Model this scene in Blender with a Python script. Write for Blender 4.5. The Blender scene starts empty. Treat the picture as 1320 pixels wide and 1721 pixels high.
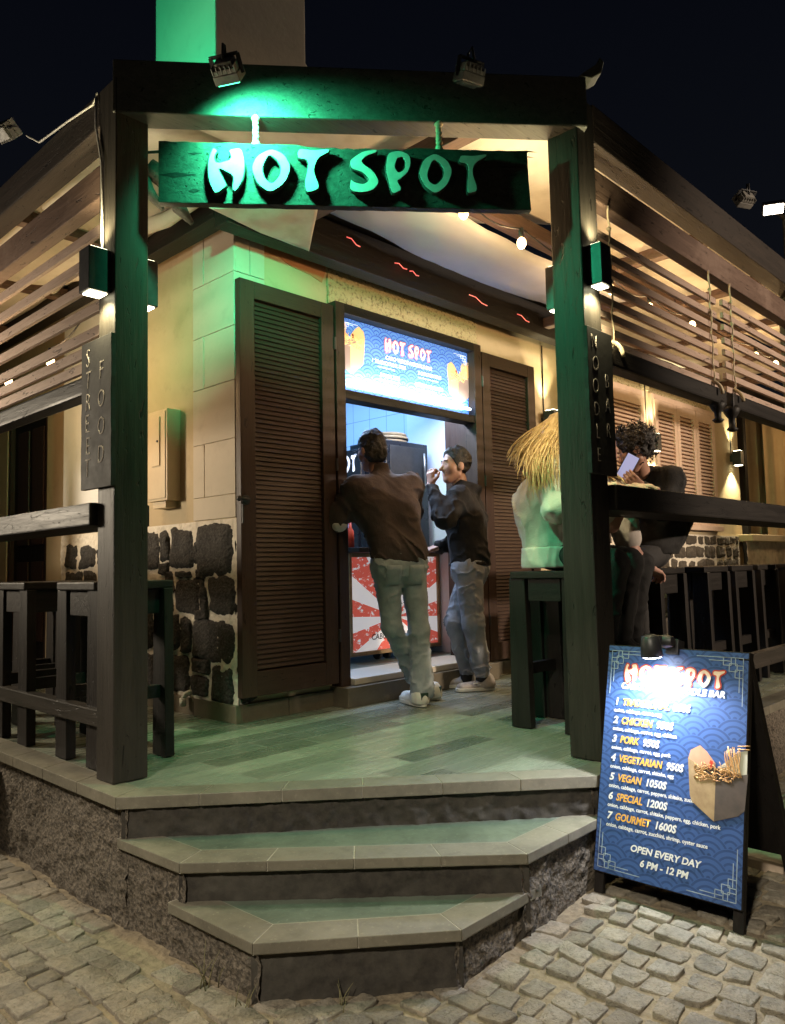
import bpy, bmesh, math, random
import numpy as np
from mathutils import Vector, Matrix

scene = bpy.context.scene
COL = scene.collection
R = math.radians
random.seed(7)

# ------------------------------------------------------------------ camera
cam_d = bpy.data.cameras.new('camera')
cam = bpy.data.objects.new('camera', cam_d)
COL.objects.link(cam)
cam_right = Vector((0.69502, -0.71866, -0.02166)); cam_fwd = Vector((0.7180, 0.6922, 0.0722)).normalized()
cam_right = (cam_right - cam_fwd*cam_right.dot(cam_fwd)).normalized()
cam_up = cam_right.cross(cam_fwd)
mw = Matrix((cam_right, cam_up, -cam_fwd)).transposed().to_4x4()
mw.translation = Vector((0, 0, 0.87))
cam.matrix_world = mw
cam_d.sensor_width = 36.0
cam_d.lens = 1311/1721*36
cam_d.clip_start = 0.05
cam_d.clip_end = 2000
scene.camera = cam

# ------------------------------------------------------------------ world: clear night sky
world = bpy.data.worlds.new('World'); scene.world = world
world.use_nodes = True
wn = world.node_tree.nodes; wl = world.node_tree.links
bg = wn['Background']
tc = wn.new('ShaderNodeTexCoord'); sep = wn.new('ShaderNodeSeparateXYZ')
wl.new(tc.outputs['Generated'], sep.inputs[0])
cr = wn.new('ShaderNodeValToRGB')
cr.color_ramp.elements[0].position = 0.0; cr.color_ramp.elements[0].color = (0.0060, 0.0068, 0.0090, 1)
cr.color_ramp.elements[1].position = 0.75; cr.color_ramp.elements[1].color = (0.0010, 0.0015, 0.0036, 1)
wl.new(sep.outputs['Z'], cr.inputs[0]); wl.new(cr.outputs[0], bg.inputs['Color'])
bg.inputs['Strength'].default_value = 1.0

scene.view_settings.view_transform = 'Standard'
scene.view_settings.look = 'None'
scene.view_settings.exposure = 0.0
scene.view_settings.gamma = 1.0
scene.cycles.use_denoising = True
scene.cycles.max_bounces = 7
scene.cycles.diffuse_bounces = 4
scene.cycles.sample_clamp_indirect = 3.0
scene.cycles.caustics_reflective = False
scene.cycles.caustics_refractive = False

# ------------------------------------------------------------------ lamps (lamps of the place, plus added unseen ones)
GREEN = (0.055, 1.0, 0.46); WARM = (1.0, 0.62, 0.28); SOFT = (1.0, 0.86, 0.50); COOL = (0.22, 0.48, 1.0)
def lamp(name, kind, loc, col, energy, aim=None, size=0.03, spot=None, blend=0.5, sx=None, sy=None):
    d = bpy.data.lights.new(name, kind); d.color = col; d.energy = energy
    if kind == 'SPOT':
        d.spot_size = R(spot); d.spot_blend = blend; d.shadow_soft_size = size
    elif kind == 'POINT':
        d.shadow_soft_size = size
    elif kind == 'AREA':
        d.shape = 'RECTANGLE'; d.size = sx; d.size_y = sy
    o = bpy.data.objects.new(name, d); COL.objects.link(o); o.location = loc
    if aim is not None:
        o.rotation_euler = (Vector(aim) - Vector(loc)).to_track_quat('-Z', 'Y').to_euler()
    return o
# shop interior: ceiling tubes, then an added doorway fill
lamp('shop_light', 'AREA', (4.2, 5.2, 2.80), COOL, 85, aim=(4.2, 5.2, 0), sx=1.4, sy=1.6)
lamp('shop_front_fill', 'AREA', (4.15, 4.06, 2.2), (0.70, 0.82, 1.0), 34, aim=(4.15, 3.6, 0.4), sx=1.2, sy=0.08)  # no fixture: added to brighten the floor and the customers
# street lamps
lamp('street_lamp_light', 'SPOT', (10.45, 3.15, 5.33), (1.0, 0.80, 0.58), 900, aim=(5.5, 0.5, 0), size=0.1, spot=150)
lamp('street_lamp_light', 'SPOT', (0.25, 6.1, 1.62), (1.0, 0.84, 0.62), 290, aim=(1.4, 3.2, 0.2), size=0.2, spot=165)
lamp('street_lamp_light', 'SPOT', (7.6, -7.0, 3.4), (1.0, 0.80, 0.60), 4600, aim=(6.6, 1.7, 1.9), size=0.18, spot=36)  # unseen, added: narrow cone brightens only the right terrace
lamp('street_lamp_light', 'SPOT', (-3.2, -0.6, 5.0), (1.0, 0.87, 0.68), 1800, aim=(1.25, 1.35, -0.5), size=0.25, spot=40)  # unseen, added: cone kept to the cobbles and steps

# ------------------------------------------------------------------ material helpers
MATS = {}
class NT:
    def __init__(s, name):
        s.m = bpy.data.materials.new(name); s.m.use_nodes = True
        s.t = s.m.node_tree; s.b = s.t.nodes['Principled BSDF']; s.out = s.t.nodes['Material Output']
    def n(s, typ, **kw):
        x = s.t.nodes.new(typ)
        for k, v in kw.items(): setattr(x, k, v)
        return x
    def l(s, a, b): s.t.links.new(a, b)
    def math(s, op, a, b=None, c=None):
        x = s.n('ShaderNodeMath', operation=op)
        for i, v in enumerate((a, b, c)):
            if v is None: continue
            if isinstance(v, (int, float)): x.inputs[i].default_value = v
            else: s.l(v, x.inputs[i])
        return x.outputs[0]
    def mix(s, fac, a, b, typ='MIX'):
        x = s.n('ShaderNodeMix', data_type='RGBA', blend_type=typ)
        for sock, v in ((x.inputs[0], fac), (x.inputs[6], a), (x.inputs[7], b)):
            if isinstance(v, (int, float)): sock.default_value = v
            elif isinstance(v, tuple): sock.default_value = (*v[:3], 1)
            else: s.l(v, sock)
        return x.outputs[2]
    def coord(s, scale=(1, 1, 1), kind='Object', rot=(0, 0, 0)):
        t = s.n('ShaderNodeTexCoord'); mp = s.n('ShaderNodeMapping')
        mp.inputs['Scale'].default_value = scale; mp.inputs['Rotation'].default_value = rot
        s.l(t.outputs[kind], mp.inputs[0]); return mp.outputs[0]
    def noise(s, vec, scale, detail=4, rough=0.6, dist=0.0):
        x = s.n('ShaderNodeTexNoise'); x.inputs['Scale'].default_value = scale
        x.inputs['Detail'].default_value = detail; x.inputs['Roughness'].default_value = rough
        x.inputs['Distortion'].default_value = dist
        s.l(vec, x.inputs['Vector']); return x.outputs['Fac']
    def ramp(s, fac, stops):
        x = s.n('ShaderNodeValToRGB'); e = x.color_ramp.elements
        while len(e) < len(stops): e.new(0.5)
        for k, (p, c) in enumerate(stops):
            e[k].position = p; e[k].color = (*c, 1) if isinstance(c, tuple) else (c, c, c, 1)
        s.l(fac, x.inputs[0]); return x.outputs[0]
    def bump(s, h, strength=0.3, dist=0.01):
        x = s.n('ShaderNodeBump'); x.inputs['Strength'].default_value = strength; x.inputs['Distance'].default_value = dist
        s.l(h, x.inputs['Height']); s.l(x.outputs[0], s.b.inputs['Normal'])
    def base(s, c):
        if isinstance(c, tuple): s.b.inputs['Base Color'].default_value = (*c[:3], 1)
        else: s.l(c, s.b.inputs['Base Color'])
    def rough(s, r):
        if isinstance(r, (int, float)): s.b.inputs['Roughness'].default_value = r
        else: s.l(r, s.b.inputs['Roughness'])

def simple(name, c1, c2=None, rough=0.6, scale=12, bump=0.15, bscale=60, metal=0.0, dist=0.004, sheen=0):
    k = NT(name); v = k.coord()
    c2 = c2 or tuple(x*0.7 for x in c1)
    f = k.noise(v, scale, 5, 0.6)
    k.base(k.mix(k.ramp(f, [(0.35, 0.0), (0.68, 1.0)]), c1, c2))
    k.rough(k.math('MULTIPLY_ADD', k.noise(v, scale*2.3, 3), 0.25, rough-0.12))
    k.b.inputs['Metallic'].default_value = metal
    if sheen: k.b.inputs['Sheen Weight'].default_value = sheen
    if bump: k.bump(k.noise(v, bscale, 4), bump, dist)
    return k.m
def wood(name, c1, c2, axis, rough=0.5, bump=0.25, worn=None):
    k = NT(name); sc = [14, 14, 14]; sc[axis] = 0.9
    v = k.coord(tuple(sc)); v2 = k.coord((1, 1, 1))
    f = k.noise(v, 2.2, 6, 0.65, 0.6); g = k.noise(v, 9.0, 3, 0.6)
    c = k.mix(k.ramp(f, [(0.3, 0.0), (0.7, 1.0)]), c1, c2)
    c = k.mix(k.math('MULTIPLY', k.ramp(g, [(0.45, 0.0), (0.75, 1.0)]), 0.35), c, tuple(x*0.45 for x in c1))
    ck = k.noise(k.coord(tuple(x*(2.2 if i != axis else .55) for i, x in enumerate((14, 14, 14)))), 1.6, 3, 0.5, 1.2); crk = k.ramp(ck, [(0.30, 1.0), (0.36, 0.0)])
    c = k.mix(k.math('MULTIPLY', crk, 0.8), c, tuple(x*0.2 for x in c1))
    if worn:
        w = k.noise(v2, 2.3, 6, 0.7)
        c = k.mix(k.ramp(w, [(0.52, 0.0), (0.72, 0.8)]), c, worn)
    k.base(c); k.rough(k.math('MULTIPLY_ADD', f, 0.35, rough-0.15))
    k.bump(k.math('SUBTRACT', k.math('ADD', f, k.math('MULTIPLY', g, 0.4)), k.math('MULTIPLY', crk, 1.2)), bump*1.5, 0.005); k.b.inputs['Specular IOR Level'].default_value = 0.22
    return k.m
def emit(name, col, strength, base=(0.8, 0.8, 0.8)):
    k = NT(name); k.base(base); k.b.inputs['Emission Color'].default_value = (*col, 1)
    k.b.inputs['Emission Strength'].default_value = strength; k.m.cycles.emission_sampling = 'NONE' if strength < 3 else 'AUTO'
    return k.m
M = MATS
for ax, nm in enumerate('xyz'):
    M['post_'+nm] = wood('dark_post_wood_'+nm, (0.023, 0.021, 0.017), (0.040, 0.034, 0.028), ax, 0.5, 0.3)
    M['beam_'+nm] = wood('beam_wood_'+nm, (0.085, 0.052, 0.038), (0.15, 0.098, 0.075), ax, 0.6, 0.35, worn=(0.2, 0.14, 0.11))
    M['topbeam_'+nm] = wood('weathered_top_beam_'+nm, (0.018, 0.014, 0.0115), (0.034, 0.025, 0.020), ax, 0.65, 0.35)
    M['slat_'+nm] = wood('slat_wood_'+nm, (0.33, 0.235, 0.185), (0.46, 0.345, 0.28), ax, 0.6, 0.3)
    M['black_'+nm] = wood('black_wood_'+nm, (0.010, 0.0085, 0.008), (0.018, 0.015, 0.013), ax, 0.5, 0.3)
M['post_sign'] = wood('sign_plank_wood', (0.022, 0.025, 0.021), (0.055, 0.056, 0.047), 0, 0.6, 0.6)
M['front_beam'] = wood('front_beam_wood', (0.060, 0.062, 0.054), (0.10, 0.10, 0.085), 0, 0.6, 0.4)
M['chalkboard'] = simple('carved_board', (0.011, 0.0105, 0.010), (0.020, 0.019, 0.017), 0.75, 9, 0.2, 40)
M['shutter'] = wood('shutter_paint', (0.040, 0.024, 0.018), (0.056, 0.034, 0.026), 0, 0.42, 0.12)
M['shutter_z'] = wood('shutter_paint_stile', (0.040, 0.024, 0.018), (0.056, 0.034, 0.026), 2, 0.42, 0.12)
M['white_letter'] = simple('letter_paint', (0.46, 0.49, 0.45), (0.36, 0.39, 0.36), 0.5, 30, 0.15, 90)
M['letter_line'] = simple('letter_outline', (0.03, 0.036, 0.03), (0.02, 0.025, 0.02), 0.8, 30, 0.1)
M['chalk'] = simple('scratched_paint', (0.60, 0.54, 0.47), (0.16, 0.15, 0.14), 0.8, 70, 0.2)
M['black_metal'] = simple('black_metal', (0.018, 0.018, 0.02), (0.03, 0.03, 0.032), 0.45, 20, 0.1)
M['grey_metal'] = simple('grey_cast_metal', (0.20, 0.19, 0.17), (0.12, 0.115, 0.11), 0.5, 18, 0.15)
M['steel'] = simple('brushed_steel', (0.55, 0.56, 0.58), (0.4, 0.41, 0.42), 0.35, 15, 0.1, metal=0.9)
M['canvas'] = None
M['rope'] = simple('rope_fibre', (0.55, 0.47, 0.33), (0.38, 0.31, 0.2), 0.9, 40, 0.6, 160)
M['cable'] = simple('white_cable', (0.62, 0.60, 0.55), None, 0.5, 20, 0.05)
M['black_rubber'] = simple('black_rubber', (0.014, 0.014, 0.015), None, 0.7, 20, 0.1)
M['skin'] = simple('skin', (0.42, 0.23, 0.16), (0.36, 0.19, 0.13), 0.5, 14, 0.1, 120)
M['skin_pale'] = simple('pale_skin', (0.58, 0.34, 0.27), (0.50, 0.27, 0.21), 0.5, 14, 0.1, 120)
M['hair_dark'] = simple('dark_hair', (0.010, 0.008, 0.007), (0.024, 0.018, 0.014), 0.5, 60, 0.9, 240, dist=0.006)
def canvas_mat():
    k = NT('cream_canvas'); v = k.coord()
    f = k.noise(v, 1.1, 6, 0.65, 0.4); g = k.noise(v, 5.5, 5, 0.6)
    c = k.mix(k.ramp(f, [(0.38, 0.0), (0.66, 1.0)]), (0.72, 0.68, 0.59), (0.56, 0.52, 0.44))
    c = k.mix(k.math('MULTIPLY', k.ramp(g, [(0.5, 0.0), (0.75, 1.0)]), 0.45), c, (0.38, 0.32, 0.23))
    k.base(c); k.rough(0.85)
    k.bump(k.math('ADD', k.noise(v, 300, 1), k.math('MULTIPLY', g, 1.5)), 0.2, 0.004)
    return k.m
M['canvas'] = canvas_mat()
M['canvas_cold_lit'] = simple('cold_lit_white_canvas', (0.70, 0.71, 0.76), (0.60, 0.60, 0.64), 0.9, 1.6, 0.25, 200)  # cold shop light put into this sail's bluish white
def plaster_mat(name, c1, c2, c3, stain=0.5):
    k = NT(name); v = k.coord()
    f = k.noise(v, 1.6, 6, 0.65, 0.5); g = k.noise(v, 7, 6, 0.7); d = k.noise(v, 30, 4)
    c = k.mix(k.ramp(f, [(0.36, 0.0), (0.66, 1.0)]), c1, c2)
    c = k.mix(k.math('MULTIPLY', k.ramp(g, [(0.55, 0.0), (0.72, 1.0)]), stain), c, c3)
    k.base(c); k.rough(0.85); k.bump(k.math('ADD', d, k.math('MULTIPLY', g, 2.0)), 0.25, 0.004)
    return k.m
M['plaster'] = plaster_mat('ochre_plaster', (0.53, 0.43, 0.275), (0.46, 0.37, 0.235), (0.34, 0.26, 0.165), 0.45)
M['patch'] = plaster_mat('bare_orange_plaster', (0.44, 0.21, 0.10), (0.50, 0.27, 0.14), (0.42, 0.26, 0.15))
M['quoin'] = plaster_mat('smooth_grey_render', (0.56, 0.50, 0.41), (0.50, 0.45, 0.37), (0.36, 0.32, 0.26), 0.35)
M['chimney'] = plaster_mat('chimney_limewash', (0.58, 0.53, 0.44), (0.52, 0.47, 0.39), (0.36, 0.32, 0.27), 0.3)
M['white_wall'] = plaster_mat('white_paint', (0.74, 0.74, 0.75), (0.68, 0.68, 0.70), (0.55, 0.54, 0.52), 0.25)
def speck_mat(name, c1, c2, scale, lo, hi, bump=0.8, dist=0.01, mid=None):
    k = NT(name); v = k.coord()
    vo = k.n('ShaderNodeTexVoronoi'); vo.inputs['Scale'].default_value = scale; k.l(v, vo.inputs['Vector'])
    f = k.noise(v, scale*0.9, 5, 0.7); h = k.noise(v, 3, 4)
    c = k.mix(k.ramp(f, [(lo, 0.0), (hi, 1.0)]), c1, c2)
    if mid: c = k.mix(k.math('MULTIPLY', k.ramp(h, [(0.45, 0.0), (0.65, 1.0)]), 0.6), c, mid)
    k.base(c); k.rough(0.92)
    k.bump(k.math('ADD', f, k.math('MULTIPLY', vo.outputs['Distance'], 0.7)), bump, dist)
    return k.m
M['stucco'] = speck_mat('pebbled_stucco', (0.52, 0.45, 0.27), (0.20, 0.16, 0.09), 46, 0.52, 0.66, 1.0, 0.012)
M['lava'] = speck_mat('lava_rock', (0.030, 0.028, 0.027), (0.075, 0.070, 0.066), 55, 0.45, 0.7, 1.0, 0.01)
M['lava_warm'] = speck_mat('worn_lava_rock', (0.085, 0.07, 0.055), (0.045, 0.037, 0.03), 40, 0.4, 0.65, 0.8, 0.008)
M['mortar'] = speck_mat('white_mortar', (0.74, 0.69, 0.60), (0.56, 0.50, 0.42), 34, 0.5, 0.7, 0.7, 0.008, mid=(0.56, 0.50, 0.41))
M['roughcast'] = speck_mat('roughcast_lava_render', (0.19, 0.16, 0.125), (0.045, 0.039, 0.032), 60, 0.42, 0.62, 1.0, 0.012, mid=(0.15, 0.13, 0.105))
M['riser'] = speck_mat('dark_riser_render', (0.050, 0.044, 0.036), (0.025, 0.022, 0.019), 26, 0.4, 0.65, 0.6, 0.006, mid=(0.08, 0.075, 0.062))
M['pale_stone'] = speck_mat('pale_lime_stone', (0.62, 0.52, 0.42), (0.46, 0.37, 0.29), 8, 0.45, 0.6, 0.5, 0.006)
M['sand'] = speck_mat('sand_joint', (0.27, 0.225, 0.155), (0.15, 0.122, 0.085), 30, 0.4, 0.65, 0.9, 0.012, mid=(0.34, 0.28, 0.18))

def floor_tile_mat():
    k = NT('plank_floor_tile'); v = k.coord()
    br = k.n('ShaderNodeTexBrick'); br.offset = 0.37; br.squash = 1.0
    for nm, val in (('Scale', 1.0), ('Mortar Size', 0.003), ('Brick Width', 0.62), ('Row Height', 0.155), ('Bias', 0.0)):
        br.inputs[nm].default_value = val
    br.inputs['Color1'].default_value = (0.0, 0.0, 0.0, 1); br.inputs['Color2'].default_value = (1, 1, 1, 1)
    br.inputs['Mortar'].default_value = (0.5, 0.5, 0.5, 1); k.l(v, br.inputs['Vector'])
    v2 = k.coord((1.6, 12, 1)); f = k.noise(v2, 2.0, 6, 0.65, 0.8); g = k.noise(v, 2.0, 4)
    c = k.mix(br.outputs['Color'], (0.075, 0.09, 0.07), (0.28, 0.31, 0.25))
    c = k.mix(k.ramp(f, [(0.40, 0.0), (0.75, 0.6)]), c, (0.085, 0.09, 0.072))
    c = k.mix(k.math('MULTIPLY', k.ramp(g, [(0.5, 0.0), (0.7, 1.0)]), 0.3), c, (0.26, 0.25, 0.2))
    c = k.mix(br.outputs['Fac'], c, (0.24, 0.235, 0.20))
    k.base(c); k.rough(k.math('MULTIPLY_ADD', f, 0.28, 0.14))
    k.bump(k.math('SUBTRACT', k.math('MULTIPLY', f, 0.25), br.outputs['Fac']), 0.25, 0.003)
    return k.m
M['floor_tile'] = floor_tile_mat()
def coping_mat(name, c1, c2):
    k = NT(name); v = k.coord()
    f = k.noise(v, 3.5, 6, 0.65); g = k.noise(v, 22, 4)
    c = k.mix(k.ramp(f, [(0.35, 0.0), (0.7, 1.0)]), c1, c2)
    c = k.mix(k.math('MULTIPLY', k.ramp(g, [(0.5, 0.0), (0.75, 1.0)]), 0.4), c, tuple(x*0.6 for x in c2))
    s = k.noise(v, 1.3, 6, 0.75); c = k.mix(k.math('MULTIPLY', k.ramp(s, [(0.46, 0.0), (0.66, 1.0)]), 0.6), c, tuple(x*0.5 for x in c2))
    e = k.noise(v, 70, 3); c = k.mix(k.math('MULTIPLY', k.ramp(e, [(0.6, 0.0), (0.7, 1.0)]), 0.35), c, tuple(x*1.5 for x in c1))
    k.base(c); k.rough(k.math('MULTIPLY_ADD', s, 0.4, 0.3)); k.bump(k.math('ADD', g, k.math('MULTIPLY', f, 2)), 0.22, 0.004); return k.m
M['coping'] = coping_mat('stone_tile_coping', (0.215, 0.20, 0.155), (0.14, 0.13, 0.10))
M['tread'] = coping_mat('green_grey_tread_tile', (0.15, 0.185, 0.145), (0.095, 0.12, 0.095))
M['grout'] = simple('grout', (0.42, 0.40, 0.34), (0.3, 0.28, 0.23), 0.9, 20, 0.2)
M['skirting'] = coping_mat('skirting_tile', (0.15, 0.125, 0.085), (0.105, 0.09, 0.062))
def sett_mat():
    k = NT('basalt_sett'); v = k.coord()
    at = k.n('ShaderNodeAttribute'); at.attribute_name = 'tone'
    f = k.noise(v, 9, 6, 0.65); g = k.noise(v, 60, 4)
    c = k.mix(at.outputs['Fac'], (0.16, 0.147, 0.122), (0.35, 0.32, 0.26))
    c = k.mix(k.ramp(f, [(0.42, 0.0), (0.72, 0.7)]), c, (0.36, 0.30, 0.21))
    c = k.mix(k.math('MULTIPLY', k.ramp(g, [(0.5, 0.0), (0.75, 1.0)]), 0.3), c, (0.07, 0.06, 0.047))
    h = k.noise(v, 26, 6, 0.75); pit = k.ramp(k.noise(v, 95, 3, 0.6), [(0.34, 0.0), (0.46, 1.0)])
    c = k.mix(k.math('MULTIPLY', k.ramp(h, [(0.48, 0.0), (0.66, 1.0)]), 0.55), c, (0.085, 0.074, 0.058))
    dirt = k.noise(v, 2.6, 5, 0.7); c = k.mix(k.math('MULTIPLY', k.ramp(dirt, [(0.50, 0.0), (0.70, 1.0)]), 0.5), c, (0.12, 0.10, 0.07))
    k.base(c); k.rough(k.math('MULTIPLY_ADD', f, 0.3, 0.5)); k.bump(k.math('ADD', k.math('MULTIPLY', f, 2.5), k.math('ADD', k.math('MULTIPLY', h, 2.2), k.math('MULTIPLY', pit, 0.8))), 0.75, 0.007)
    return k.m
M['sett'] = sett_mat()
def tile_mat():
    k = NT('kitchen_wall_tile'); v = k.coord()
    sp = k.n('ShaderNodeSeparateXYZ'); k.l(v, sp.inputs[0])
    def line(o, per): 
        fr = k.math('FRACT', k.math('DIVIDE', o, per)); return k.math('LESS_THAN', fr, 0.02)
    ln = k.math('MAXIMUM', line(sp.outputs[1], 0.235), line(sp.outputs[2], 0.235))
    k.base(k.mix(ln, (0.62, 0.68, 0.74), (0.22, 0.26, 0.32))); k.rough(0.25); k.bump(k.math('SUBTRACT', 1.0, ln), 0.2, 0.002)
    return k.m
M['kitchen_tile'] = tile_mat()
def wave_mat(name, c_bg, c_line, scale, emis=0.0):
    """scallop wave print: overlapping ringed discs in staggered rows"""
    k = NT(name); t = k.n('ShaderNodeTexCoord'); sp = k.n('ShaderNodeSeparateXYZ'); k.l(t.outputs['UV'], sp.inputs[0])
    x = k.math('MULTIPLY', sp.outputs[0], scale); y = k.math('MULTIPLY', sp.outputs[1], scale)
    h = 0.25; u0 = k.math('FLOOR', k.math('DIVIDE', y, h))
    def dist(off):
        row = k.math('ADD', u0, off)
        par = k.math('MULTIPLY', k.math('FRACT', k.math('MULTIPLY', k.math('ADD', row, 200.0), 0.5)), 1.0)
        dx = k.math('SUBTRACT', k.math('FRACT', k.math('ADD', k.math('ADD', x, par), 100.5)), 0.5)
        dy = k.math('SUBTRACT', y, k.math('MULTIPLY', row, h))
        return k.math('SQRT', k.math('ADD', k.math('MULTIPLY', dx, dx), k.math('MULTIPLY', dy, dy)))
    d0, d1, d2 = dist(-1.0), dist(0.0), dist(1.0)
    def sel(a, b):  # a if a<0.5 else b
        c = k.math('LESS_THAN', a, 0.5)
        return k.math('ADD', k.math('MULTIPLY', c, a), k.math('MULTIPLY', k.math('SUBTRACT', 1.0, c), b))
    d = sel(d0, sel(d1, d2))
    fr = k.math('FRACT', k.math('MULTIPLY', d, 7.0))
    ln = k.math('LESS_THAN', fr, 0.36)
    n = k.noise(k.coord(kind='UV'), 9, 5); ln = k.math('MULTIPLY', ln, k.math('MULTIPLY_ADD', n, 0.9, 0.35))
    c = k.mix(ln, c_bg, c_line)
    k.base(c); k.rough(0.45)
    if emis:
        k.l(c, k.b.inputs['Emission Color']); k.b.inputs['Emission Strength'].default_value = emis
        k.m.cycles.emission_sampling = 'NONE'
    return k.m
M['wave_board'] = wave_mat('printed_wave_board', (0.045, 0.098, 0.27), (0.022, 0.05, 0.15), 6.2)
M['wave_light'] = wave_mat('backlit_wave_panel', (0.10, 0.26, 0.72), (0.018, 0.075, 0.34), 5.6, 0.85)
def denim(name, c1, c2):
    k = NT(name); v = k.coord(); f = k.noise(v, 5, 5, 0.65); w = k.noise(k.coord((260, 260, 60)), 1.0, 2)
    c = k.mix(k.ramp(f, [(0.35, 0.0), (0.7, 1.0)]), c1, c2)
    c = k.mix(k.math('MULTIPLY', w, 0.3), c, tuple(x*0.5 for x in c1))
    k.base(c); k.rough(0.85); k.bump(k.math('ADD', w, k.math('MULTIPLY', k.noise(v, 14, 5), 2)), 0.35, 0.004)
    return k.m
M['jeans'] = denim('green_grey_denim', (0.36, 0.41, 0.43), (0.21, 0.25, 0.27))
M['jeans_grey'] = denim('washed_grey_denim', (0.33, 0.35, 0.39), (0.18, 0.195, 0.225))
M['dark_trousers'] = denim('dark_trousers', (0.018, 0.017, 0.018), (0.03, 0.028, 0.028))
M['brown_fleece'] = simple('brown_fleece', (0.055, 0.036, 0.031), (0.036, 0.024, 0.021), 0.9, 8, 0.6, 110, sheen=0.04)
M['black_fleece'] = simple('black_fleece', (0.006, 0.0055, 0.006), (0.010, 0.009, 0.009), 0.9, 8, 0.6, 110)
M['mint_fleece'] = simple('mint_fleece', (0.52, 0.53, 0.47), (0.43, 0.45, 0.40), 0.9, 7, 0.6, 110, sheen=0.05)
M['white_cotton'] = simple('white_cotton', (0.66, 0.60, 0.55), (0.56, 0.50, 0.46), 0.9, 10, 0.4, 90)
M['white_leather'] = simple('white_leather', (0.68, 0.68, 0.60), (0.55, 0.55, 0.48), 0.5, 14, 0.2)
M['grey_shoe'] = simple('grey_mesh_shoe', (0.42, 0.39, 0.35), (0.24, 0.22, 0.20), 0.8, 18, 0.4, 120)
M['green_heel'] = simple('dark_green_heel', (0.02, 0.05, 0.035), None, 0.6, 20, 0.1)
M['blonde'] = simple('blonde_hair', (0.70, 0.54, 0.27), (0.46, 0.32, 0.13), 0.45, 26, 0.5, 90)
M['grass'] = simple('dry_grass', (0.20, 0.18, 0.09), (0.11, 0.11, 0.05), 0.8, 30, 0.1)
M['beige_shutter'] = simple('beige_shutter_paint', (0.60, 0.45, 0.35), (0.52, 0.38, 0.29), 0.6, 8, 0.15)
M['cream_metal'] = simple('cream_painted_metal', (0.62, 0.50, 0.32), (0.55, 0.44, 0.28), 0.5, 6, 0.08)
M['roof'] = simple('roof_felt', (0.05, 0.045, 0.04), None, 0.9, 6, 0.3)
M['curtain'] = simple('cream_curtain', (0.62, 0.50, 0.31), (0.55, 0.43, 0.26), 0.9, 6, 0.3)
M['glass_black'] = simple('dark_appliance', (0.012, 0.015, 0.022), None, 0.3, 10, 0.0)
M['yellow_print'] = simple('yellow_print', (0.80, 0.42, 0.06), (0.74, 0.38, 0.05), 0.5, 20, 0)
M['white_print'] = simple('white_print', (0.80, 0.79, 0.76), (0.72, 0.71, 0.69), 0.5, 20, 0)
M['line_print'] = simple('pale_line_print', (0.34, 0.42, 0.50), None, 0.5, 20, 0)
M['red_print'] = simple('red_print', (0.50, 0.05, 0.02), (0.42, 0.04, 0.018), 0.5, 20, 0)
M['cream_print'] = simple('cream_letter_print', (0.85, 0.62, 0.45), None, 0.5, 20, 0)
M['carton'] = simple('brown_carton_print', (0.36, 0.25, 0.13), (0.26, 0.17, 0.085), 0.6, 26, 0)
M['carton_dark'] = simple('shaded_carton_print', (0.085, 0.062, 0.05), (0.06, 0.045, 0.038), 0.6, 26, 0)
M['carton_in'] = simple('carton_inside_print', (0.50, 0.27, 0.17), (0.42, 0.22, 0.13), 0.6, 20, 0)
M['carton_pale'] = simple('carton_flap_print', (0.50, 0.47, 0.38), (0.42, 0.40, 0.32), 0.6, 20, 0)
M['noodle'] = simple('noodle_print', (0.62, 0.36, 0.13), (0.42, 0.20, 0.07), 0.6, 30, 0)
for nm, c in (('lit_white', (0.95, 0.95, 1.0)), ('lit_red', (0.9, 0.10, 0.10)), ('lit_carton', (0.85, 0.50, 0.22)), ('lit_noodle', (0.95, 0.62, 0.25)), ('lit_carton_dark', (0.30, 0.20, 0.16))):
    M[nm] = emit(nm, c, 0.75, c)
M['led'] = emit('led_tube', (0.75, 0.90, 1.0), 9.0)
M['lens_warm'] = emit('warm_lens', (1.0, 0.93, 0.62), 12.0)
M['bulb'] = emit('filament_bulb', (1.0, 0.62, 0.26), 14.0)
M['lens_street'] = emit('street_lens', (1.0, 0.86, 0.70), 18.0)
M['lens_clip'] = emit('clip_lens', (0.95, 0.97, 1.0), 30.0)
M['red_led'] = emit('red_led_rope', (1.0, 0.03, 0.06), 0.85)
M['lens_green'] = emit('green_lens', (0.05, 1.0, 0.45), 5.0)
M['lens_off'] = simple('unlit_lens', (0.10, 0.12, 0.12), None, 0.2, 8, 0)
def phone_mat():
    return emit('phone_screen', (0.62, 0.62, 1.0), 0.55, (.1, .1, .12))
M['phone'] = phone_mat()
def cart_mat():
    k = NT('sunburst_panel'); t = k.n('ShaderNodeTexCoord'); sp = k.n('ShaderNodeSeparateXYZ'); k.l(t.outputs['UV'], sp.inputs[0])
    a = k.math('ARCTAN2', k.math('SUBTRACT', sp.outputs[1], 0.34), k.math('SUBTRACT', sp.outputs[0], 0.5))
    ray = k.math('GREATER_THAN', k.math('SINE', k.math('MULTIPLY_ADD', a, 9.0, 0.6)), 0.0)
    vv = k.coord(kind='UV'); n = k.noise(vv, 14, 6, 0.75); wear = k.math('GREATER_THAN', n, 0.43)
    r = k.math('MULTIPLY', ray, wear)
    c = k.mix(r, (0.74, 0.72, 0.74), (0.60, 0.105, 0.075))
    k.base(c); k.rough(0.4); k.l(c, k.b.inputs['Emission Color']); k.b.inputs['Emission Strength'].default_value = 0.5   # glow added to the print's own colours
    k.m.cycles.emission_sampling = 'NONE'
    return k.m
M['sunburst'] = cart_mat()

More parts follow.
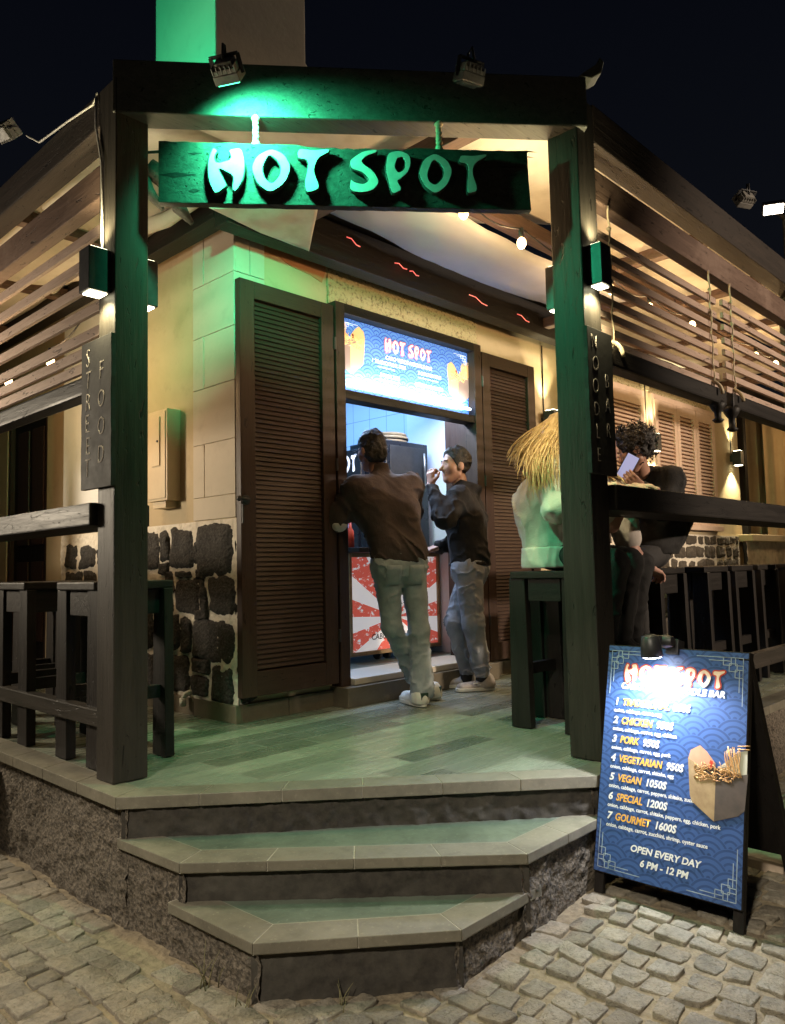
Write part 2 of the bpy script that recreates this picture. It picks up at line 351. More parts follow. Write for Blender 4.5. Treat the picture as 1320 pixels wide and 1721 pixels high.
# ------------------------------------------------------------------ mesh helpers
BASE = {}
def link(o, parent=None):
    COL.objects.link(o)
    if parent is not None: o.parent = parent
    return o
def tag(o, label, cat, group=None):
    o['label'] = label; o['category'] = cat
    if group: o['group'] = group
    return o
def thing(name, label, cat, loc=(0, 0, 0), group=None):
    o = bpy.data.objects.new(name, None); o.empty_display_size = 0.1
    link(o); o.location = loc; BASE[o] = Vector(loc)
    return tag(o, label, cat, group)
def as_object(name, me, mat, parent=None, base=None, label=None):
    """me is built in world coordinates; the object's origin becomes its thing's base"""
    o = bpy.data.objects.new(name, me)
    b = BASE[parent] if parent is not None else (Vector(base) if base is not None else Vector((0, 0, 0)))
    me.transform(Matrix.Translation(-b))
    for m in (mat if isinstance(mat, (list, tuple)) else [mat]): me.materials.append(MATS[m] if isinstance(m, str) else m)
    link(o, parent); BASE[o] = b
    if parent is None: o.location = b
    if label: o['label'] = label
    return o
class MB:
    def __init__(s): s.bm = bmesh.new(); s.mi = 0
    def _f(s, vs):
        try: f = s.bm.faces.new(vs); f.material_index = s.mi; return f
        except ValueError: return None
    def hexa(s, p):      # 8 points: bottom ring then top ring
        v = [s.bm.verts.new(q) for q in p]
        for a in ((3, 2, 1, 0), (4, 5, 6, 7), (0, 1, 5, 4), (1, 2, 6, 5), (2, 3, 7, 6), (3, 0, 4, 7)): s._f([v[i] for i in a])
        return s
    def box(s, x0, x1, y0, y1, z0, z1):
        return s.hexa([(x0, y0, z0), (x1, y0, z0), (x1, y1, z0), (x0, y1, z0), (x0, y0, z1), (x1, y0, z1), (x1, y1, z1), (x0, y1, z1)])
    def obox(s, c, ex, ey, ez, hx, hy, hz):
        c, ex, ey, ez = Vector(c), Vector(ex), Vector(ey), Vector(ez)
        g = lambda a, b, d: c + ex*(a*hx) + ey*(b*hy) + ez*(d*hz)
        return s.hexa([g(-1, -1, -1), g(1, -1, -1), g(1, 1, -1), g(-1, 1, -1), g(-1, -1, 1), g(1, -1, 1), g(1, 1, 1), g(-1, 1, 1)])
    def bar(s, a, b, w, h, up=(0, 0, 1)):   # beam between two points, w across, h along up
        a, b = Vector(a), Vector(b); d = (b-a); L = d.length; d.normalize()
        side = d.cross(Vector(up))
        if side.length < 1e-4: side = d.cross(Vector((1, 0, 0)))
        side.normalize(); u = side.cross(d)
        return s.obox((a+b)/2, d, side, u, L/2, w/2, h/2)
    def prism(s, pts, z0, z1):              # polygon in plan, extruded in z
        n = len(pts); lo = [s.bm.verts.new((p[0], p[1], z0)) for p in pts]; hi = [s.bm.verts.new((p[0], p[1], z1)) for p in pts]
        s._f(lo[::-1]); s._f(hi)
        for i in range(n): s._f([lo[i], lo[(i+1) % n], hi[(i+1) % n], hi[i]])
        return s
    def slab(s, pts, off):                  # any planar polygon extruded by the vector off
        off = Vector(off); n = len(pts)
        lo = [s.bm.verts.new(p) for p in pts]; hi = [s.bm.verts.new(Vector(p)+off) for p in pts]
        s._f(lo[::-1]); s._f(hi)
        for i in range(n): s._f([lo[i], lo[(i+1) % n], hi[(i+1) % n], hi[i]])
        return s
    def tube(s, pts, r, n=8, caps=True):
        pts = [Vector(p) for p in pts]; rs = r if isinstance(r, (list, tuple)) else [r]*len(pts)
        rings = []; ref = None
        for i, p in enumerate(pts):
            d = (pts[min(i+1, len(pts)-1)] - pts[max(i-1, 0)]).normalized()
            if ref is None: ref = d.orthogonal().normalized()
            ref = (ref - d*ref.dot(d)).normalized(); q = d.cross(ref)
            rings.append([s.bm.verts.new(p + (ref*math.cos(t) + q*math.sin(t))*rs[i]) for t in [2*math.pi*k/n for k in range(n)]])
        for a, b in zip(rings, rings[1:]):
            for k in range(n):
                f = s._f([a[k], a[(k+1) % n], b[(k+1) % n], b[k]])
                if f: f.smooth = True
        if caps: s._f(rings[0][::-1]); s._f(rings[-1])
        return s
    def lathe(s, c, axis, prof, n=20):      # prof: (distance along axis, radius)
        c, axis = Vector(c), Vector(axis).normalized()
        pts = [c + axis*t for t, _ in prof]; ref = axis.orthogonal().normalized(); q = axis.cross(ref)
        rings = [[s.bm.verts.new(p + (ref*math.cos(a) + q*math.sin(a))*max(rr, 1e-4)) for a in [2*math.pi*k/n for k in range(n)]] for p, (_, rr) in zip(pts, prof)]
        for a, b in zip(rings, rings[1:]):
            for k in range(n):
                f = s._f([a[k], a[(k+1) % n], b[(k+1) % n], b[k]])
                if f: f.smooth = True
        s._f(rings[0][::-1]); s._f(rings[-1]); return s
    def ball(s, c, r, n=12, sc=(1, 1, 1)):
        return s.lathe(Vector(c)-Vector((0, 0, r*sc[2])), (0, 0, 1), [(r*sc[2]*(1-math.cos(math.pi*k/n)), r*math.sin(math.pi*k/n)) for k in range(n+1)], 16)
    def build(s, name, mat, parent=None, bevel=0.0, base=None, label=None, seg=2):
        bmesh.ops.recalc_face_normals(s.bm, faces=s.bm.faces)
        if bevel: bmesh.ops.bevel(s.bm, geom=[e for e in s.bm.edges if len(e.link_faces) == 2 and e.calc_face_angle(0) > 0.6], offset=bevel, segments=seg, affect='EDGES', profile=0.6)
        me = bpy.data.meshes.new(name); s.bm.to_mesh(me); s.bm.free()
        return as_object(name, me, mat, parent, base, label)
def pieces(b, name, mat, parent, bevel=0.0, label=None):
    """build every separate piece of b as a part of its own"""
    seen = set(); out = []
    b.bm.verts.ensure_lookup_table()
    for v0 in b.bm.verts:
        if v0.index in seen or v0 in seen: continue
        st_ = [v0]; isl = {v0}
        while st_:
            v = st_.pop()
            for e in v.link_edges:
                w = e.other_vert(v)
                if w not in isl: isl.add(w); st_.append(w)
        seen |= isl
        q = MB(); mp = {v: q.bm.verts.new(v.co) for v in isl}
        for f in {f for v in isl for f in v.link_faces}: q._f([mp[v] for v in f.verts])
        out.append(q.build(name, mat, parent, bevel, label=label))
    b.bm.free(); return out
def raw(name, V, F, mat, parent=None, smooth=True, base=None, attr=None, label=None):
    me = bpy.data.meshes.new(name); me.from_pydata([tuple(map(float, v)) for v in V], [], [tuple(map(int, f)) for f in F])
    me.update()
    if smooth: me.polygons.foreach_set('use_smooth', [True]*len(me.polygons))
    if attr is not None:
        at = me.attributes.new('tone', 'FLOAT', 'POINT'); at.data.foreach_set('value', attr)
    return as_object(name, me, mat, parent, base, label)
def copy_tree(o, loc, label=None, rotz=0.0):
    r = o.copy(); COL.objects.link(r); r.location = loc; r.rotation_euler = (0, 0, rotz)
    if label: r['label'] = label
    for ch in list(o.children):
        c = ch.copy(); COL.objects.link(c); c.parent = r
        for g in list(ch.children):
            d = g.copy(); COL.objects.link(d); d.parent = c
    return r

# value noise on numpy points
def vnoise(P, seed=0):
    P = np.asarray(P, float); i = np.floor(P).astype(np.int64); f = P - i; f = f*f*(3-2*f)
    def hsh(a):
        n = (a[..., 0]*73856093) ^ (a[..., 1]*19349663) ^ (a[..., 2]*83492791) ^ (seed*2654435761)
        n = (n ^ (n >> 13))*1274126177 & 0xffffffff
        return ((n ^ (n >> 16)) & 0xffff)/65535.0
    r = 0
    for dx in (0, 1):
        for dy in (0, 1):
            for dz in (0, 1):
                w = (f[..., 0] if dx else 1-f[..., 0])*(f[..., 1] if dy else 1-f[..., 1])*(f[..., 2] if dz else 1-f[..., 2])
                r = r + w*hsh(i + np.array([dx, dy, dz]))
    return r
def fbm(P, fr, oc=4, seed=0, g=0.55):
    t = 0; a = 1; s = 0
    for k in range(oc): t = t + a*(vnoise(P*fr*2**k, seed+k)-0.5); s += a; a *= g
    return t/s*2

# print frames: flat artwork on a real surface
class Frame:
    def __init__(s, o, ex, ey, sc=1.0):
        s.sc = sc; s.o = Vector(o); s.ex = Vector(ex).normalized(); s.ey = Vector(ey).normalized(); s.en = s.ex.cross(s.ey)
    def at(s, u, v, h=0.0): return s.o + s.ex*(u*s.sc) + s.ey*(v*s.sc) + s.en*h
    def mat(s, u=0, v=0, h=0):
        m = Matrix((s.ex*s.sc, s.ey*s.sc, s.en)).transposed().to_4x4(); m.translation = s.at(u, v, h); return m
def curve_mesh(cu, name):
    o = bpy.data.objects.new('tmp', cu); COL.objects.link(o)
    dg = bpy.context.evaluated_depsgraph_get(); me = bpy.data.meshes.new_from_object(o.evaluated_get(dg))
    bpy.data.objects.remove(o); me.name = name; me.materials.clear(); return me
def text_mesh(body, size, fr, u, v, h=0.002, shear=0.0, bold=0.0, align='LEFT', sx=1.0, extrude=0.0):
    cu = bpy.data.curves.new('t', 'FONT'); cu.body = body; cu.size = size; cu.shear = shear; cu.offset = bold
    cu.align_x = align; cu.extrude = extrude; cu.resolution_u = 3
    if '$' in body:      # the font's dollar sign is odd when bold: an S with a bar through it
        cu.body = body.replace('$', 'S'); me = curve_mesh(cu, 'text'); x1 = max(v.co.x for v in me.vertices)
        bm = bmesh.new(); bm.from_mesh(me); cx, w = x1-size*.27, size*.045; k = shear
        bm.faces.new([bm.verts.new((cx+a*w+k*y, y, 0.0006)) for a, y in ((-.5, -.09*size), (.5, -.09*size), (.5, .80*size), (-.5, .80*size))])
        bm.to_mesh(me); bm.free()
    else: me = curve_mesh(cu, 'text')
    me.transform(Matrix.Diagonal((sx, 1, 1, 1))); me.transform(fr.mat(u, v, h)); return me
def join_meshes(ms, name):
    bm = bmesh.new()
    for m in ms: bm.from_mesh(m)
    me = bpy.data.meshes.new(name); bm.to_mesh(me); bm.free(); return me
def poly_print(polys, fr, h, name, mat, parent):
    b = MB()
    for p in polys:
        b.slab([fr.at(u, v, h-0.0012) for u, v in p], fr.en*0.0012)
    return b.build(name, mat, parent)
# brush lettering, traced as outlines (x right, y down, in hundredths of the board)
LET = [
 ('H', [[(357,252),(350,268),(347,285),(349,311),(358,331),(367,329),(380,317),(378,312),(367,291),(369,290),(390,301),(386,324),(394,328),(407,305),(410,278),(404,252),(380,256),(387,272),(362,280),(360,268),(366,259)]]),
 ('O', [[(417,287),(426,266),(451,252),(474,262),(485,285),(474,312),(449,329),(428,315)],[(437,287),(441,303),(452,312),(464,298),(466,284),(458,271),(447,265)]]),
 ('T', [[(493,258),(498,252),(520,254),(549,251),(547,259),(529,268),(521,289),(533,319),(508,328),(504,310),(509,290),(511,272),(494,270)]]),
 ('S', [[(579,271),(590,262),(603,254),(626,250),(629,256),(608,264),(600,273),(622,288),(631,306),(620,320),(600,325),(584,323),(578,316),(581,300),(588,306),(603,309),(612,302),(602,291),(582,285)]]),
 ('P', [[(643,256),(665,251),(683,259),(684,276),(678,290),(665,301),(660,303),(669,318),(650,327),(643,303),(639,281)],[(661,266),(656,280),(662,289),(671,283),(673,271),(669,264)]]),
 ('O', [[(694,290),(703,266),(724,254),(746,266),(755,285),(745,309),(724,325),(704,311)],[(711,290),(714,303),(724,308),(735,297),(738,284),(731,272),(721,267)]]),
 ('T', [[(764,264),(768,257),(790,258),(813,254),(814,260),(793,271),(788,286),(798,318),(776,323),(777,304),(779,288),(779,273),(765,271)]]),
]
def chaikin(p, it=2):
    for _ in range(it):
        q = []
        for a, b in zip(p, p[1:]+p[:1]):
            q += [(a[0]*.8+b[0]*.2, a[1]*.8+b[1]*.2), (a[0]*.2+b[0]*.8, a[1]*.2+b[1]*.8)]
        p = q
    return p
def brush_mesh(i, fr, to_uv, extrude, bevel=0.0, grow=0.0, h=0.0):
    cu = bpy.data.curves.new('b', 'CURVE'); cu.dimensions = '2D'; cu.fill_mode = 'BOTH'
    cu.extrude = extrude; cu.bevel_depth = bevel; cu.bevel_resolution = 1; cu.offset = grow
    for loop in LET[i][1]:
        pts = [to_uv(*p) for p in chaikin(loop, 2)]
        sp = cu.splines.new('POLY'); sp.points.add(len(pts)-1); sp.use_cyclic_u = True
        for k, (u, v) in enumerate(pts): sp.points[k].co = (u, v, 0, 1)
    me = curve_mesh(cu, 'letter'); me.transform(fr.mat(0, 0, h)); return me

# ------------------------------------------------------------------ implicit-surface bodies (one continuous skin each)
class SDF:
    def __init__(s): s.p = []; s.cuts = []
    def cap(s, a, b, ra, rb=None, k=0.03, flat=None):
        s.p.append(('c', np.array(a, float), np.array(b, float), ra, ra if rb is None else rb, k, flat)); return s
    def ell(s, c, r, rot=None, k=0.03):
        s.p.append(('e', np.array(c, float), np.array(r, float), np.eye(3) if rot is None else np.array(rot, float), None, k, None)); return s
    def cut(s, p, n): s.cuts.append((np.array(p, float), np.array(n, float)/np.linalg.norm(n))); return s
    def bounds(s):
        lo = np.full(3, 1e9); hi = -lo
        for q in s.p:
            if q[0] == 'c': r = max(q[3], q[4]); lo = np.minimum(lo, np.minimum(q[1], q[2])-r); hi = np.maximum(hi, np.maximum(q[1], q[2])+r)
            else: r = q[2].max(); lo = np.minimum(lo, q[1]-r); hi = np.maximum(hi, q[1]+r)
        return lo-0.05, hi+0.05
    def ev(s, P):
        d = None
        for q in s.p:
            if q[0] == 'c':
                _, a, b, ra, rb, k, flat = q; X = P
                if flat is not None:
                    ax, sc = np.array(flat[0], float), flat[1]; ax = ax/np.linalg.norm(ax)
                    st = lambda V: V + (V@ax)[..., None]*ax*(1/sc-1)
                    X = st(P); a = a + (a@ax)*ax*(1/sc-1); b = b + (b@ax)*ax*(1/sc-1)
                ba = b-a; t = np.clip(((X-a)@ba)/max(ba@ba, 1e-9), 0, 1)
                e = np.linalg.norm(X-a-t[..., None]*ba, axis=-1) - (ra+(rb-ra)*t)
                if flat is not None: e = e*min(1, 0.5+0.5*flat[1])
            else:
                _, c, r, rot, _, k, _ = q; X = (P-c)@rot
                kk = np.linalg.norm(X/r, axis=-1); e = (kk-1)*r.min()*np.where(kk < 1, 1, 1) 
            if d is None: d = e
            else:
                h = np.maximum(k-np.abs(d-e), 0)/k; d = np.minimum(d, e)-h*h*k*0.25
        return d
    def mesh(s, h, disp=None, lo=None, hi=None):
        b0, b1 = s.bounds(); lo = b0 if lo is None else np.array(lo); hi = b1 if hi is None else np.array(hi)
        n = np.ceil((hi-lo)/h).astype(int)+2
        g = np.stack(np.meshgrid(*[lo[i]+h*np.arange(n[i]) for i in range(3)], indexing='ij'), -1)
        f = s.ev(g)
        if disp is not None:
            near = np.abs(f) < 0.06; f[near] += disp(g[near])
        for p, nn in s.cuts: f = np.maximum(f, (g-p)@nn)
        return nets(f, lo, h)
def nets(f, lo, h):
    S = f < 0; n = np.array(f.shape)
    c = np.zeros(n-1, int)
    off = [(i, j, k) for i in (0, 1) for j in (0, 1) for k in (0, 1)]
    for o in off: c += S[o[0]:n[0]-1+o[0], o[1]:n[1]-1+o[1], o[2]:n[2]-1+o[2]]
    m = (c > 0) & (c < 8); idx = np.full(n-1, -1); ijk = np.argwhere(m); idx[m] = np.arange(len(ijk))
    acc = np.zeros((len(ijk), 3)); cnt = np.zeros(len(ijk))
    for a in off:
        for ax in range(3):
            if a[ax]: continue
            b = list(a); b[ax] = 1
            fa = f[tuple((ijk+a).T)]; fb = f[tuple((ijk+b).T)]; cr_ = (fa < 0) != (fb < 0)
            t = np.where(cr_, fa/np.where(fa == fb, 1, fa-fb), 0)
            p = np.array(a, float) + t[:, None]*(np.array(b)-np.array(a)); acc[cr_] += p[cr_]; cnt += cr_
    V = lo + h*(ijk + acc/np.maximum(cnt, 1)[:, None]); F = []
    for ax in range(3):
        u, v = (ax+1) % 3, (ax+2) % 3
        sl0 = [slice(None)]*3; sl1 = [slice(None)]*3; sl0[ax] = slice(0, -1); sl1[ax] = slice(1, None)
        A, B = S[tuple(sl0)], S[tuple(sl1)]; e = np.argwhere(A != B); inside = A[tuple(e.T)]
        ok = (e[:, u] > 0) & (e[:, v] > 0) & (e[:, u] < n[u]-1) & (e[:, v] < n[v]-1); e = e[ok]; inside = inside[ok]
        du = np.zeros(3, int); du[u] = 1; dv = np.zeros(3, int); dv[v] = 1
        q = np.stack([idx[tuple((e-du-dv).T)], idx[tuple((e-dv).T)], idx[tuple(e.T)], idx[tuple((e-du).T)]], 1)
        q[~inside] = q[~inside][:, ::-1]; F.append(q)
    F = np.concatenate(F); F = F[(F >= 0).all(1)]
    return V, F
def merge(*vf):
    V = []; F = []; o = 0
    for v, f in vf: V.append(v); F.append(f+o); o += len(v)
    return np.concatenate(V), np.concatenate(F)

# ------------------------------------------------------------------ the street
GZ = -0.5
def gz(x): return -0.49 + 0.07*min(max(x-2.0, 0), 0.9)
def ground():
    xs = np.concatenate([[-60, -20, -8], np.arange(-4, 7, .05), [9, 14, 30, 80]]); ys = np.concatenate([[-60, -20, -8], np.arange(-3, 8, .05), [10, 16, 30, 80]])
    X, Y = np.meshgrid(xs, ys, indexing='ij'); Z = -0.49+0.07*np.clip(X-2, 0, .9) - 0.0095
    P = np.stack([X, Y, Z], -1); Z = Z + 0.006*fbm(P, 7, 3, 2) + 0.003*fbm(P, 40, 2, 5); P[..., 2] = Z
    I = np.arange(len(xs)*len(ys)).reshape(len(xs), len(ys))
    F = np.stack([I[:-1, :-1].ravel(), I[1:, :-1].ravel(), I[1:, 1:].ravel(), I[:-1, 1:].ravel()], 1)
    o = raw('street', P.reshape(-1, 3), F, 'sand'); o['kind'] = 'structure'
ground()
def in_terrace(x, y):
    if x > 1.475 and y > 2.55: return True
    if y < 1.70 or x < 1.50: return False
    return (x-1.50)*0.43 + (y-2.17)*0.53 > 0
def setts():
    rng = np.random.default_rng(3); V = []; F = []; T = []
    th = np.linspace(0, 2*np.pi, 13)[:-1]
    sq = np.stack([np.sign(np.cos(th))*np.abs(np.cos(th))**0.27, np.sign(np.sin(th))*np.abs(np.sin(th))**0.27], 1)
    x = -0.6
    while x < 5.6:
        w = rng.uniform(0.092, 0.118); y = -0.6 + rng.uniform(0, 0.1)
        wob = rng.uniform(0, 6)
        while y < 7.0:
            l = rng.uniform(0.08, 0.135)
            cx = x + w/2 + 0.012*math.sin(y*2.1+wob) + rng.normal(0, 0.004); cy = y + l/2
            if not in_terrace(cx+0.03, cy+0.03):
                g0 = 0.001+0.005*(cy < 1.6); hw, hl = w/2-g0-rng.uniform(0, 0.005), l/2-g0-rng.uniform(0, 0.005)
                a = rng.normal(0, 0.06); ca, sa = math.cos(a), math.sin(a)
                jit = 1 + rng.normal(0, 0.05, 12)
                cs_ = np.array([[-hw, -hl], [hw, -hl], [hw, hl], [-hw, hl]]) + rng.normal(0, 0.0065, (4, 2))
                pp = []
                for q in range(4):
                    c0, c1 = cs_[q], cs_[(q+1) % 4]; pv = cs_[q-1]; rd = rng.uniform(.08, .17)
                    pp += [c0+(pv-c0)*rd*.5*.9+(c1-c0)*.02, c0*(1-rd*.6)+c1*rd*.6, (c0+c1)/2+rng.normal(0, .0032, 2)]
                px, py = np.array(pp)[:, 0], np.array(pp)[:, 1]
                tilt = rng.normal(0, 0.035, 2); z0 = gz(cx) + rng.normal(0.002, 0.0035)
                o0 = len(V); tone = rng.uniform(0, 1)
                for s, dz in ((1.0, -0.03), (1.0, -0.0055), (0.975, -0.0008), (0.94, 0.0)):
                    for k in range(12):
                        ux, uy = px[k]*s, py[k]*s
                        V.append((cx+ux*ca-uy*sa, cy+ux*sa+uy*ca, z0+dz+ux*tilt[0]+uy*tilt[1]+rng.normal(0, 0.0012)))
                V.append((cx, cy, z0+0.0005)); T += [tone]*49
                for r in range(3):
                    for k in range(12): F.append((o0+r*12+k, o0+r*12+(k+1) % 12, o0+r*12+12+(k+1) % 12, o0+r*12+12+k))
                for k in range(12): F.append((o0+36+k, o0+36+(k+1) % 12, o0+48))
            y += l
        x += w
    me = bpy.data.meshes.new('cobblestones'); me.from_pydata(V, [], F); me.update()
    me.polygons.foreach_set('use_smooth', [True]*len(F))
    at = me.attributes.new('tone', 'FLOAT', 'POINT'); at.data.foreach_set('value', np.array(T, float))
    o = as_object('cobblestone_paving', me, 'sett'); o['kind'] = 'structure'
setts()

# ------------------------------------------------------------------ raised terrace with two steps
TB = (2.0, 3.2, 0)
terrace = thing('terrace', 'raised corner terrace with plank tile floor, stone coping and rough lava walls', 'terrace', TB)
def rough_face(name, a, bpt, z0, z1, mat, amp, parent, seed=0, h=0.011, out=None, fr=26):
    """roughcast wall face from a to bpt, thrown-on render modelled as relief"""
    a, bpt = np.array(a, float), np.array(bpt, float); d = (bpt-a)/np.linalg.norm(bpt-a); a = a-d*.018; bpt = bpt+d*.018; L = np.linalg.norm(bpt-a); nrm = np.array([d[1], -d[0], 0])
    nu, nv = max(2, int(L/h)), max(2, int((z1-z0)/h))
    U, W = np.meshgrid(np.linspace(0, L, nu+1), np.linspace(z0, z1, nv+1), indexing='ij')
    P = np.stack([a[0]+d[0]*U, a[1]+d[1]*U, W], -1)
    n = fbm(P+seed, fr, 4, seed, 0.6); n2 = fbm(P+seed, 6, 2, seed+9)
    P = P + nrm*((n*0.5+np.maximum(n, 0)*0.9)*amp + n2*amp*0.6)[..., None]
    V = P.reshape(-1, 3); I = np.arange((nu+1)*(nv+1)).reshape(nu+1, nv+1)
    F = np.stack([I[:-1, :-1].ravel(), I[1:, :-1].ravel(), I[1:, 1:].ravel(), I[:-1, 1:].ravel()], 1)
    return raw(name, V, F, mat, parent)
# wall faces run so that (d.y, -d.x) points outwards
rough_face('plinth_face', (1.515, 7.5), (1.515, 2.95), GZ-0.03, -0.045, 'roughcast', 0.022, terrace, 1)
rough_face('plinth_face', (1.515, 2.945), (2.935, 1.712), -0.20, -0.045, 'riser', 0.016, terrace, 2)
rough_face('plinth_face', (2.935, 1.712), (9.0, 1.712), GZ-0.03, -0.045, 'roughcast', 0.022, terrace, 3, 0.014)
b = MB(); b.prism([(1.545, 2.99), (2.96, 1.745), (12, 1.745), (12, 9), (1.545, 9)], GZ-0.03, -0.046); b.build('core', 'riser', terrace)
b = MB(); b.prism([(1.61, 3.005), (2.99, 1.82), (12, 1.82), (12, 9), (1.61, 9)], -0.045, 0.0); b.build('floor', 'floor_tile', terrace)
def coping_strip(b, pts, w, z0, z1, g=0.0015):
    """tiled nosing along an open polyline; w inwards (left of travel)"""
    pts = [Vector((p[0], p[1], 0)) for p in pts]; n = len(pts); off = []
    for i in range(n):
        d0 = (pts[i]-pts[max(i-1, 0)]); d1 = (pts[min(i+1, n-1)]-pts[i])
        d0 = d0.normalized() if d0.length else d1.normalized(); d1 = d1.normalized() if d1.length else d0
        n0, n1 = Vector((-d0.y, d0.x, 0)), Vector((-d1.y, d1.x, 0)); m = (n0+n1).normalized(); off.append(pts[i] + m*(w/m.dot(n0)))
    for i in range(n-1):
        a, c, ai, ci = pts[i], pts[i+1], off[i], off[i+1]; L = (c-a).length; k = max(1, round(L/0.34))
        for j in range(k):
            t0, t1 = j/k + g/L, (j+1)/k - g/L
            q = [a.lerp(c, t0), a.lerp(c, t1), ai.lerp(ci, t1), ai.lerp(ci, t0)]
            b.prism([(v.x, v.y) for v in q], z0, z1)
    return off
E1 = [(1.475, 7.5), (1.475, 2.955), (2.925, 1.685), (9.0, 1.685)]
b = MB(); coping_strip(b, E1, 0.13, -0.045, 0.003); b.build('coping', 'coping', terrace, 0.003)
b = MB(); coping_strip(b, [(x+dx, y+dy) for (x, y), (dx, dy) in zip(E1, ((.004, 0), (.004, .002), (.002, .004), (0, .004)))], 0.13, -0.043, 0.0005, 0); b.build('coping_grout', 'grout', terrace)
def step(label, P, zt, zb, seed, back):
    """tread with tiled nosing and rendered risers on its three open sides"""
    s = bpy.data.objects.new('step', None); link(s, terrace); BASE[s] = Vector(TB); s['label'] = label
    b = MB(); off = coping_strip(b, P, 0.13, zt-0.036, zt, 0.0015); b.build('nosing', 'coping', s, 0.003)
    b = MB(); coping_strip(b, [(x+.004, y+.004) for x, y in P], 0.128, zt-0.039, zt-0.0015, 0); b.build('nosing_grout', 'grout', s)
    inner = [(v.x, v.y) for v in off]
    b = MB(); b.prism(inner + back, zt-0.04, zt-0.003); b.build('tread', 'tread', s)
    ins = []
    for (x, y), v in zip(P, off):
        d = (v - Vector((x, y, 0))); q = Vector((x, y, 0)) + d.normalized()*0.028; ins.append((q.x, q.y))
    b = MB(); b.prism([(v.x, v.y) for v in off]+back, zb, zt-0.041); b.build('core', 'riser', s)
    mats = ['roughcast', 'riser', 'roughcast']
    for i in range(3):
        rough_face('riser', ins[i], ins[i+1], zb, zt-0.04, mats[i], 0.008 if i == 1 else 0.017, s, seed+i)
    return s
step('upper entrance step', [(1.488, 2.97), (1.512, 2.55), (2.388, 1.666), (2.94, 1.672)], -0.16, GZ-0.03, 20, [(2.95, 1.80), (1.62, 2.97)])
step('lower entrance step', [(1.495, 2.60), (1.513, 2.115), (2.02, 1.678), (2.49, 1.682)], -0.303, GZ-0.03, 30, [(2.49, 1.82), (1.65, 2.60)])

# ------------------------------------------------------------------ the house
HB = (2.65, 3.83, 0)
house = thing('corner_house', 'ochre corner house with dark lava stone base, pale quoins and a limewashed chimney', 'house', HB)
def part(name, mat, b, bevel=0.0, parent=None, label=None): return b.build(name, mat, parent or house, bevel, label=label)
b = MB()
b.box(2.65, 3.38, 3.83, 4.08, 0, 3.1)           # beside the door
b.box(4.93, 10.62, 3.83, 4.08, 0, 3.1)
b.box(3.38, 4.93, 3.83, 4.08, 2.64, 3.1)        # above the door
b.box(2.65, 2.90, 4.08, 6.2, 0, 3.1)            # left wall
b.box(2.75, 2.95, 6.2, 6.78, 0, 3.1); b.box(2.75, 2.95, 7.7, 9, 0, 3.1); b.box(2.75, 2.95, 6.78, 7.7, 2.4, 3.1)
b.box(10.62, 10.9, 3.95, 4.08, 0, 3.1); b.box(11.55, 14, 3.9, 4.08, 0, 3.1)
part('wall', 'plaster', b)
# quoin blocks
b = MB(); g = 0.004
for i, (z0, z1) in enumerate([(2.67, 3.06), (2.34, 2.67), (2.01, 2.34), (1.66, 2.01), (1.33, 1.66), (1.19, 1.33)]):
    splits = [3.822, 4.15, 4.28] if i % 2 == 0 and i < 5 else [3.822, 4.28]
    for y0, y1 in zip(splits, splits[1:]):
        b.box(2.640, 2.652, y0+(g if y0 > 3.9 else 0), y1-g, z0+g/2, z1-g/2)
    sx = [2.652, 2.76, 2.87] if i == 0 else [2.652, 2.87]
    for x0, x1 in zip(sx, sx[1:]): b.box(x0, x1-g, 3.821, 3.832, z0+g/2, z1-g/2)
part('quoin', 'quoin', b, 0.002)
b = MB(); b.box(2.6435, 2.651, 4.95, 6.2, 1.2, 3.0); part('white_panel', 'white_wall', b)
# pebbled stucco over the door and the bare patch beside it
def jag_rect(b, x0, x1, z0, z1, y, th, seed, amp=0.012, n=18):
    rr = random.Random(seed); pts = []
    for t in range(n): pts.append((x0+(x1-x0)*t/n, y, z0+rr.uniform(-amp, amp)))
    for t in range(n//2): pts.append((x1+rr.uniform(-amp, amp), y, z0+(z1-z0)*t*2/n))
    for t in range(n): pts.append((x1-(x1-x0)*t/n, y, z1+rr.uniform(-amp, amp)))
    for t in range(n//2): pts.append((x0+rr.uniform(-amp, amp), y, z1-(z1-z0)*t*2/n))
    b.slab(pts, (0, th, 0))
b = MB(); jag_rect(b, 3.385, 4.99, 2.645, 3.02, 3.815, 0.016, 5); part('stucco_panel', 'stucco', b)
b = MB(); b.slab([(2.875, 3.826, 3.04), (3.38, 3.826, 3.04), (3.375, 3.826, 2.86), (3.34, 3.826, 2.775), (3.25, 3.826, 2.80), (3.1, 3.826, 2.815), (2.98, 3.826, 2.85), (2.875, 3.826, 2.84)], (0, 0.006, 0)); part('bare_patch', 'patch', b)
# skirting
b = MB()
for y0, y1 in ((3.802, 4.25), (4.254, 4.7), (4.704, 5.2), (5.204, 5.7), (5.704, 6.2)): b.box(2.622, 2.66, y0, y1, 0, 0.105)
for x0, x1 in ((2.626, 3.0), (3.004, 3.38), (4.93, 5.3), (5.304, 5.7), (5.704, 6.4), (6.404, 7.1)): b.box(x0+(0.034 if x0 < 2.7 else 0), x1, 3.80, 3.832, 0, 0.105)
pieces(b, 'skirting', 'skirting', house, 0.003)
